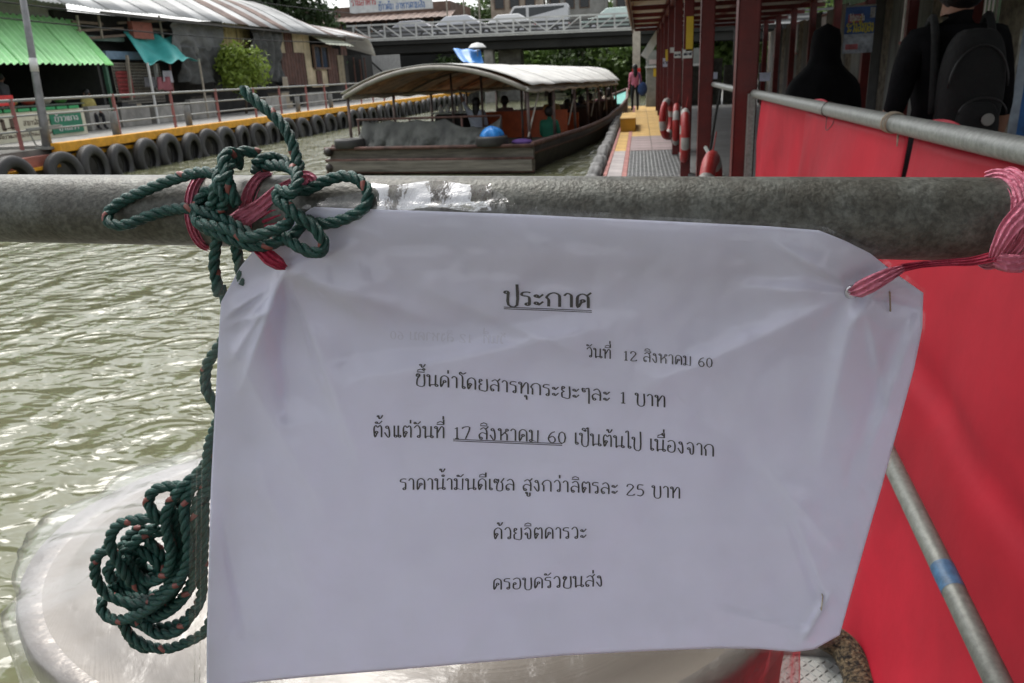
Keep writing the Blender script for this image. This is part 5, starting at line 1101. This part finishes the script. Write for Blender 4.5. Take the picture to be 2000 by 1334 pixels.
def pline(txt,bl,hpx,ul=None,wd=.105,m=ink,name='printed_line',mirror=False):
    ST,wt=layout(txt)
    if mirror: ST=[[(wt-x,y) for x,y in s_] for s_ in ST]
    (x0,y0),(xm,ym),(x1,y1)=bl
    def base(t_): # quadratic through three points
        a=2*(t_-.5)*(t_-1);b_=4*t_*(1-t_);c=2*t_*(t_-.5); return a*np.array([x0,y0])+b_*np.array([xm,ym])+c*np.array([x1,y1])
    def fn(x,y): q_=base(x/wt); return PP(q_[0],q_[1]-y*hpx,.00045)
    mb=MB(); strokes(mb,ST,fn,wd)
    if ul:
        for dy in (0,3.2):
            (a,b_),(c,d)=ul
            for k in range(14):
                t0,t1=k/14,(k+1)/14; mb.add([PP(a+(c-a)*t0,b_+(d-b_)*t0+dy,.00045),PP(a+(c-a)*t1,b_+(d-b_)*t1+dy,.00045),PP(a+(c-a)*t1,b_+(d-b_)*t1+dy+1.5,.00045),PP(a+(c-a)*t0,b_+(d-b_)*t0+dy+1.5,.00045)],[(0,1,2,3)])
    mb.build(name,m,nt_)
def mid(a,c,dy=0): return ((a[0]+c[0])/2,(a[1]+c[1])/2+dy)
def B3(a,c,dy=0): return (a,mid(a,c,dy),c)
pline('ประกาศ',B3((985,595),(1153,602)),27,((984,599),(1156,606)),wd=.13)
pline('วันที่  12 สิงหาคม 60',B3((1145,697),(1392,718)),18.5,wd=.112)
pline('ขึ้นค่าโดยสารทุกระยะๆละ 1 บาท',B3((811,752),(1300,796),-2),22.5,wd=.108)
pline('ตั้งแต่วันที่ 17 สิงหาคม 60 เป็นต้นไป เนื่องจาก',B3((728,854),(1395,892),-9),23,((885,857),(1098,866)),wd=.108)
pline('ราคาน้ำมันดีเซล สูงกว่าลิตรละ 25 บาท',B3((781,957),(1329,974),-6),22,wd=.108)
pline('ด้วยจิตคารวะ',B3((963,1053),(1146,1052)),22,wd=.108)
pline('ครอบครัวขนส่ง',B3((962,1152),(1178,1145)),21.5,wd=.108)
gh=M('ghost_print',(.72,.72,.81),.8,var=.02,bump=0)
pline('วันที่  12 สิงหาคม 60',B3((762,662),(988,672)),16,m=gh,mirror=True,name='show_through_print')
# staples
for (a,b_) in (((1738,570),(1739,608)),((1607,1165),(1604,1192))):
    p=PP(*a,.0012);q=PP(*b_,.0012)
    MB().tube([p+[0,.0015,0],p,q,q+[0,.0015,0]],.00028,6).build('staple',M('staple_steel',(.35,.3,.22),.3,.8,var=.2),nt_)
# hole rims
# plastic sleeve
topS=[(398,600),(420,560),(470,500),(540,440),(610,392),(720,372),(800,362),(900,357),(960,366),(1010,400),(1300,424),(1500,434),(1612,442),(1710,490),(1808,566)]
lftS=[(398,600),(385,700),(378,850),(372,1000),(370,1150),(368,1350)]
rgtS=[(1808,566),(1807,640),(1790,722),(1760,832),(1727,952),(1695,1062),(1667,1162),(1644,1246)]
botS=[(368,1350),(500,1340),(760,1316),(900,1303),(1100,1285),(1270,1276),(1400,1271),(1480,1272),(1550,1278),(1595,1273),(1644,1246)]
def sl_(u,v,off):
    x,y=coons(u,v,topS,botS,lftS,rgtS); p=PP(x,y,off)
    if y<415: # wraps over the pipe
        q=W(x,y); o_=CAM-pl; # distance so that the point lies on pipe surface
        d_=q/np.linalg.norm(q); A_=d_-dv*(d_@dv); B_=o_-dv*(o_@dv); aa=A_@A_;bb2=2*A_@B_;cc=B_@B_-(PR+.0012)**2; ds=bb2*bb2-4*aa*cc
        if ds>0: pc=CAM+d_*((-bb2-math.sqrt(ds))/(2*aa)); k=min(1,(415-y)/25); p=p*(1-k)+pc*k
    w_=.0006*(vn(x/22,y/60,9)-.5)+.0008*(vn(x/60,y/25,12)-.5); p=p+np.array([0,w_-.0004,0]); return p
MB().sheet(lambda u,v:sl_(u,v,.0016),200,120).build('plastic_sleeve',film('clear_sleeve',gl=.035,rough=.10,bump=.25,bscale=90,stretch=(1,1,.5),milk=.02),nt_,smooth=True)
def glaref(u,v):
    x=725+235*u; y=357+(14*math.sin(u*9)*.3)+52*v; q=W(x,y); d_=q/np.linalg.norm(q); o_=CAM-pl; A_=d_-dv*(d_@dv); B_=o_-dv*(o_@dv); aa=A_@A_;bb2=2*A_@B_;cc=B_@B_-(PR+.0016+.0004*math.sin(u*17)+.0003*math.sin(v*7+u*5))**2; ds=max(0,bb2*bb2-4*aa*cc)
    return CAM+d_*((-bb2-math.sqrt(ds))/(2*aa))
MB().sheet(glaref,60,14).build('sleeve_glare',film('glare_film',gl=.42,rough=.10,bump=.5,bscale=70,milk=.10),nt_,smooth=True)  # added milky film patch standing in for white sky glare on the sleeve
# welded seam lines of the sleeve at the left
for x0 in (388,398):
    MB().tube([PP(x0-8*(k/16)-(4 if k<2 else 0),600+46*k,.0018) for k in range(17)],.0002,5).build('sleeve_seam',film('seam_film',tint=(.97,.98,.97),gl=.06,rough=.2),nt_,smooth=True)
# ------------------------------------------------------------ GREEN ROPE
ropeg=M('green_rope',(.013,.085,.068),.42,var=.35,scale=500,bump=.35,bscale=1500,stretch=(1,1,1)); roper=M('rope_red_fleck',(.27,.085,.07),.5,var=.2,scale=300)
def rope(mb,pts,Rr=.0023,ph=0):
    P_=spline(pts,14); P_=np.array(P_); s_=np.r_[0,np.cumsum(np.linalg.norm(np.diff(P_,axis=0),axis=1))]
    n_=max(8,int(s_[-1]/(Rr*.42))); ss=np.linspace(0,s_[-1],n_); P_=np.stack([np.interp(ss,s_,P_[:,i]) for i in range(3)],1)
    T=np.gradient(P_,axis=0); T/=np.linalg.norm(T,axis=1,keepdims=True)+1e-12; u=np.cross(T[0],[0,0,1.]); 
    if np.linalg.norm(u)<.1: u=np.cross(T[0],[1.,0,0])
    u/=np.linalg.norm(u); U=[]
    for i in range(n_): u=u-T[i]*(u@T[i]); u/=np.linalg.norm(u); U.append(u)
    U=np.array(U);V=np.cross(T,U); pitch=Rr*5.8; sr=Rr*.56; seg=7
    for k in range(3):
        th=2*math.pi*(ss/pitch)+2*math.pi*k/3+ph; C_=P_+(U*np.cos(th)[:,None]+V*np.sin(th)[:,None])*Rr*.52
        o=len(mb.v); Tc=np.gradient(C_,axis=0); Tc/=np.linalg.norm(Tc,axis=1,keepdims=True); N1=U*np.cos(th)[:,None]+V*np.sin(th)[:,None]; N1-=Tc*np.sum(N1*Tc,1)[:,None]; N1/=np.linalg.norm(N1,axis=1,keepdims=True); N2=np.cross(Tc,N1)
        for i in range(n_):
            for j in range(seg):
                a=2*math.pi*j/seg; mb.v.append(tuple(C_[i]+(N1[i]*math.cos(a)+N2[i]*math.sin(a))*sr))
        per=pitch*1.5
        for i in range(n_-1):
            red=(k==0 and ((ss[i]+ph*.003)%per)<per*.12*(.6+.8*hs_(int((ss[i]+ph*.003)/per),ph)))
            for j in range(seg):
                j2=(j+1)%seg; mb.f.append((o+i*seg+j,o+i*seg+j2,o+(i+1)*seg+j2,o+(i+1)*seg+j)); mb.mi.append(1 if red and j in(0,1,seg-1) else 0)
        mb.f.append(tuple(o+j for j in range(seg-1,-1,-1))); mb.mi.append(0); mb.f.append(tuple(o+(n_-1)*seg+j for j in range(seg))); mb.mi.append(0)
def K(zx,zy,f=0.0):   # knot close-up, f = mm in front of the pipe face
    x=180+zx/3.032; y=160+zy/3.032; return at(x,y,pipe_dep(x)-PR-.0026-f/1000)
rm=MB()
knots=[
 [(800,560,9),(740,545,8),(640,535,7),(500,570,5),(330,635,4),(180,705,3),(95,780,4),(112,838,6),(200,845,6),(320,800,5),(430,765,4),(560,748,5),(680,775,6),(790,815,7),(900,880,8),(1000,930,8),(1100,940,8),(1200,900,7),(1240,840,6)],
 [(640,690,0),(615,760,3),(625,830,8),(700,850,11),(820,880,12),(920,920,14),(1040,890,14),(1140,850,13),(1180,790,12),(1150,720,12),(1100,670,12),(1110,640,14),(1180,660,16),(1215,610,14),(1210,540,9),(1150,500,2),(1040,495,-3),(960,520,-8)],
 [(1170,640,6),(1270,640,4),(1370,590,3),(1480,558,3),(1570,575,4),(1632,650,5),(1612,745,6),(1510,805,6),(1390,838,6),(1280,820,5),(1200,770,5)],
 [(1120,640,14),(1100,700,15),(1160,740,16),(1220,800,16),(1300,850,14),(1362,930,12),(1368,990,11),(1310,1012,11),(1220,975,11),(1140,920,9),(1080,880,6)],
 [(860,730,10),(830,660,12),(800,560,13),(775,480,12),(800,425,8),(850,430,2),(870,500,-4)],
 [(760,760,7),(790,690,12),(745,610,13),(765,520,8),(840,440,2),(910,412,-2),(990,430,-6)],
 [(690,760,4),(720,700,10),(735,620,12),(790,560,14),(820,480,8)],
 [(960,490,-2),(1030,450,-4),(1110,455,-8),(1170,490,-8)],
 [(1226,560,2),(1226,500,1),(1205,430,0),(1180,350,0),(1135,265,0),(1055,180,0),(965,110,0),(925,75,0),(892,40,0)],
 [(650,830,6),(690,880,6),(735,905,4),(728,1000,0),(722,1090,-2),(738,1190,-4),(745,1260,-6)],
 [(800,900,4),(845,950,1),(858,1020,-2),(872,1080,-4),(890,1200,-6)],
 [(780,720,3),(700,640,4),(650,680,3),(620,740,2),(650,790,6)],
 [(620,810,9),(650,850,9),(760,905,10),(900,960,10),(1020,970,10),(1130,930,10)],
]
for i,kp in enumerate(knots): rope(rm,[K(*p) for p in kp],.00225,i*1.3)
def Q(zx,zy,f=0.0):
    x=zx/2.9375; y=880+zy/2.9375; q=ppl(x,y); return at(x,y,(q-CAM)[1]/W(x,y)[1]+.012-f/1000)
coil=[
 [(1195,60,-6),(1130,135,-2),(1050,205,2),(985,290,4),(952,380,6),(962,480,8),(985,580,8),(962,690,6),(890,745,4),(810,735,2),(745,660,3),(722,600,6)],
 [(1080,210,-2),(980,203,0),(890,225,2),(852,290,4),(880,355,6),(930,400,4)],
 [(1200,110,-4),(1095,225,2),(1058,330,5),(1068,440,8),(1082,560,9),(1062,680,10),(985,800,10),(870,900,11),(750,958,10),(650,968,7),(585,915,4),(590,850,1)],
 [(1210,200,-2),(1130,300,2),(1118,450,4),(1120,600,5),(1100,760,5),(1010,890,4),(890,960,2),(800,960,0)],
 [(900,385,4),(780,395,6),(680,425,7),(632,500,8),(645,580,9),(705,680,9),(760,760,6),(850,800,3)],
 [(620,560,4),(555,610,5),(548,720,6),(598,810,5),(690,860,4),(790,880,3),(890,850,3),(970,760,4),(1030,650,2)],
 [(900,430,-2),(800,500,0),(700,600,3),(620,680,5),(650,750,6)],
 [(700,980,4),(745,1060,4),(850,1120,4),(960,1135,4),(1080,1095,3),(1180,1030,2),(1230,900,0)],
 [(830,985,6),(880,1045,7),(980,1050,7),(1060,1000,6),(1100,920,4)],
 [(700,545,0),(800,570,-2),(900,640,-2),(950,720,-2)],
 [(900,560,-6),(820,620,-6),(780,700,-5),(850,760,-5),(940,700,-5),(980,600,-5),(960,500,-5)],
 [(1010,330,0),(1005,450,1),(1040,600,1),(1010,760,0),(880,850,-2),(700,820,-3),(640,760,-2)],
 [(620,780,-3),(700,860,-3),(820,905,-3),(950,860,-4),(1040,740,-4)],
 [(1170,300,0),(1165,500,0),(1160,700,0),(1150,850,0),(1080,960,0),(960,1010,0),(840,1010,0),(740,960,-1)],
 [(700,600,-3),(760,680,-4),(860,740,-4),(960,680,-3),(1010,560,-3),(1030,420,-3)],
 [(840,520,-5),(900,560,-5),(930,640,-5),(880,720,-5),(790,760,-5)],
 [(660,700,-7),(740,780,-7),(850,830,-7),(960,800,-7),(1050,700,-7),(1090,560,-6)],
 [(820,430,-7),(740,490,-7),(700,560,-7),(720,650,-7)],
 [(1130,150,-5),(1030,260,-5),(980,400,-5),(1000,540,-5),(1040,660,-5)],
 [(1180,450,-3),(1140,620,-3),(1080,800,-3),(1000,880,-3),(880,930,-3),(760,900,-4)],
 [(850,1140,1),(770,1100,0),(720,1010,0),(760,940,-4)],
 [(760,520,-8),(860,480,-8),(960,440,-8),(1010,300,-6),(1100,190,-6)],
 [(1000,610,-8),(940,650,-9),(860,690,-9),(800,640,-9),(760,560,-9)],
]
for i,kp in enumerate(coil): rope(rm,[Q(*p) for p in kp],.00262,i*.9)
# hanging strands behind the sleeve joining knot and coil
for i,pts in enumerate([[(430,560),(445,600),(450,640),(425,680),(404,715),(403,760),(425,800),(440,860)],[(470,560),(455,700),(432,800),(408,870),(404,920),(396,960),(392,1040)],[(450,840),(412,900),(405,960),(385,1010)]]):
    rope(rm,[at(x,y,(ppl(x,y)-CAM)[1]/W(x,y)[1]+.012+.002*i) for x,y in pts],.0024,i)
rm.build('green_rope',[ropeg,roper],smooth=True,label='dark green twisted rope with red flecks knotted on the pipe and coiled below',cat='rope')
# ------------------------------------------------------------ PINK RIBBONS
pk=M('pink_ribbon',(.84,.26,.37),.3,var=.1,scale=40,bump=.5,bscale=420,trans=.15,stretch=(1,1,1),thr=(.35,.6))
pk2=M('deep_pink_ribbon',(.70,.07,.14),.35,var=.2,scale=40,bump=.5,bscale=300,trans=.3)
def ribbon(mb,pts,wds,tw=0,fold=.0007,seed=0):
    P_=np.array(spline(pts,10)); n_=len(P_); T=np.gradient(P_,axis=0); T/=np.linalg.norm(T,axis=1,keepdims=True)+1e-9; wv=np.interp(np.linspace(0,1,n_),np.linspace(0,1,len(wds)),wds)
    def fn(u,v):
        i=min(n_-1,int(round(v*(n_-1)))); view=_n(CAM-P_[i]); sd_=_n(np.cross(T[i],view)); nn=np.cross(sd_,T[i]); a=(u-.5)
        return P_[i]+sd_*wv[i]*a+nn*(fold*math.sin(u*19+seed+v*3)+.0006*math.cos(a*3))
    mb.sheet(fn,16,n_-1,.0001)
pipeat=lambda x,ang,r=PR+.0007: None
def onpipe(x,ang,r=PR+.0009):   # ang measured from the camera side over the top
    c=pl+dv*(x-pl[0])/dv[0]; return c+np.array([0,-math.cos(ang)*r,math.sin(ang)*r])
xp=lambda px: at(px,410,float(pipe_dep(px)))[0]
rb_=thing('pink_ribbon_tie','pink plastic ribbon wound on the pipe under the green knot','ribbon',tuple(onpipe(xp(500),0)))
mb=MB()
for k,(a,b_,wd3) in enumerate([(500,545,.005),(412,425,.004)]):
    pts=[onpipe(xp(a)+(xp(b_)-xp(a))*t_,-1.3+2.9*t_) for t_ in np.linspace(0,1,8)]
    m2=MB(); ribbon(m2,pts,[wd3*.7,wd3,wd3*1.1,wd3*.8],seed=k); m2.build('strand',pk,rb_,smooth=True)
m2=MB(); ribbon(m2,[K(800,860,2),K(900,800,3),K(1000,740,3),K(1100,660,1),K(1190,600,-2)],[.006,.0075,.006,.006,.004],seed=5); m2.build('strand',pk,rb_,smooth=True)
m2=MB(); ribbon(m2,[K(930,950,6),K(985,985,7),K(1050,1040,8),K(1110,1080,7),K(1145,1100,5)],[.003,.0045,.006,.005,.002],seed=2); m2.build('strand',pk2,rb_,smooth=True)
m2=MB(); ribbon(m2,[K(1225,610,3),K(1262,572,4),K(1300,590,4),K(1260,620,3)],[.004,.006,.005,.003],seed=2); m2.build('strand',pk,rb_,smooth=True)
m2=MB(); ribbon(m2,[K(1010,820,0),K(1080,800,0),K(1160,780,0)],[.006,.008,.006],seed=3); m2.build('strand',pk2,rb_,smooth=True)
rb2=thing('pink_ribbon_wrap','pink ribbon wrapped round the right pipe end and tied to the notice corner','ribbon',tuple(onpipe(xp(1960),0)))
xq=lambda px: at(px,440,float(pipe_dep(px)))[0]
for k in range(7):
    x0=xq(1938+k*16); pts=[onpipe(x0+.0018*math.sin(a*2+k)+ (.004 if k%2 else 0)*a/3 ,a,PR+.0009+.0003*(k%3)) for a in np.linspace(-1.7,2.0,12)]
    m2=MB(); ribbon(m2,pts,[.003,.0042,.0045,.004],seed=k*2,fold=.0006); m2.build('wrap_turn',pk,rb2,smooth=True)
def RP(x,y,f): return at(x,y,float(pipe_dep(x))-PR-.001-f/1000)
for k,(pts,wds) in enumerate([([(2020,400,5),(1975,440,5),(1950,480,4),(1938,505,1)],[.008,.006,.004,.002]),([(1945,500,2),(1900,510,-2),(1850,513,-4),(1800,517,-5),(1760,524,-3)],[.0035,.003,.0022,.0022,.003]),([(1762,525,0),(1735,537,3),(1700,555,4),(1675,567,2),(1662,570,-1)],[.002,.0045,.0058,.0055,.0018]),([(1945,505,1),(1970,514,0),(2000,515,-3)],[.004,.006,.006])]):
    m2=MB(); ribbon(m2,[RP(*p) for p in pts],wds,seed=k); m2.build('strand',pk if k!=1 else pk2,rb2,smooth=True)
# punched hole with torn rim in the sleeve at the right tie
MB().lathe([(.0008,0),(.0016,.0004),(.0026,.0001),(.0021,-.0003)],18,Matrix.Translation(PP(1664,570,.002))@Matrix.Rotation(math.pi/2,4,'X')).build('torn_rim',film('rim_film',tint=(.9,.9,.9),gl=.4,rough=.15),nt_,smooth=True)
bpy.context.view_layer.update()
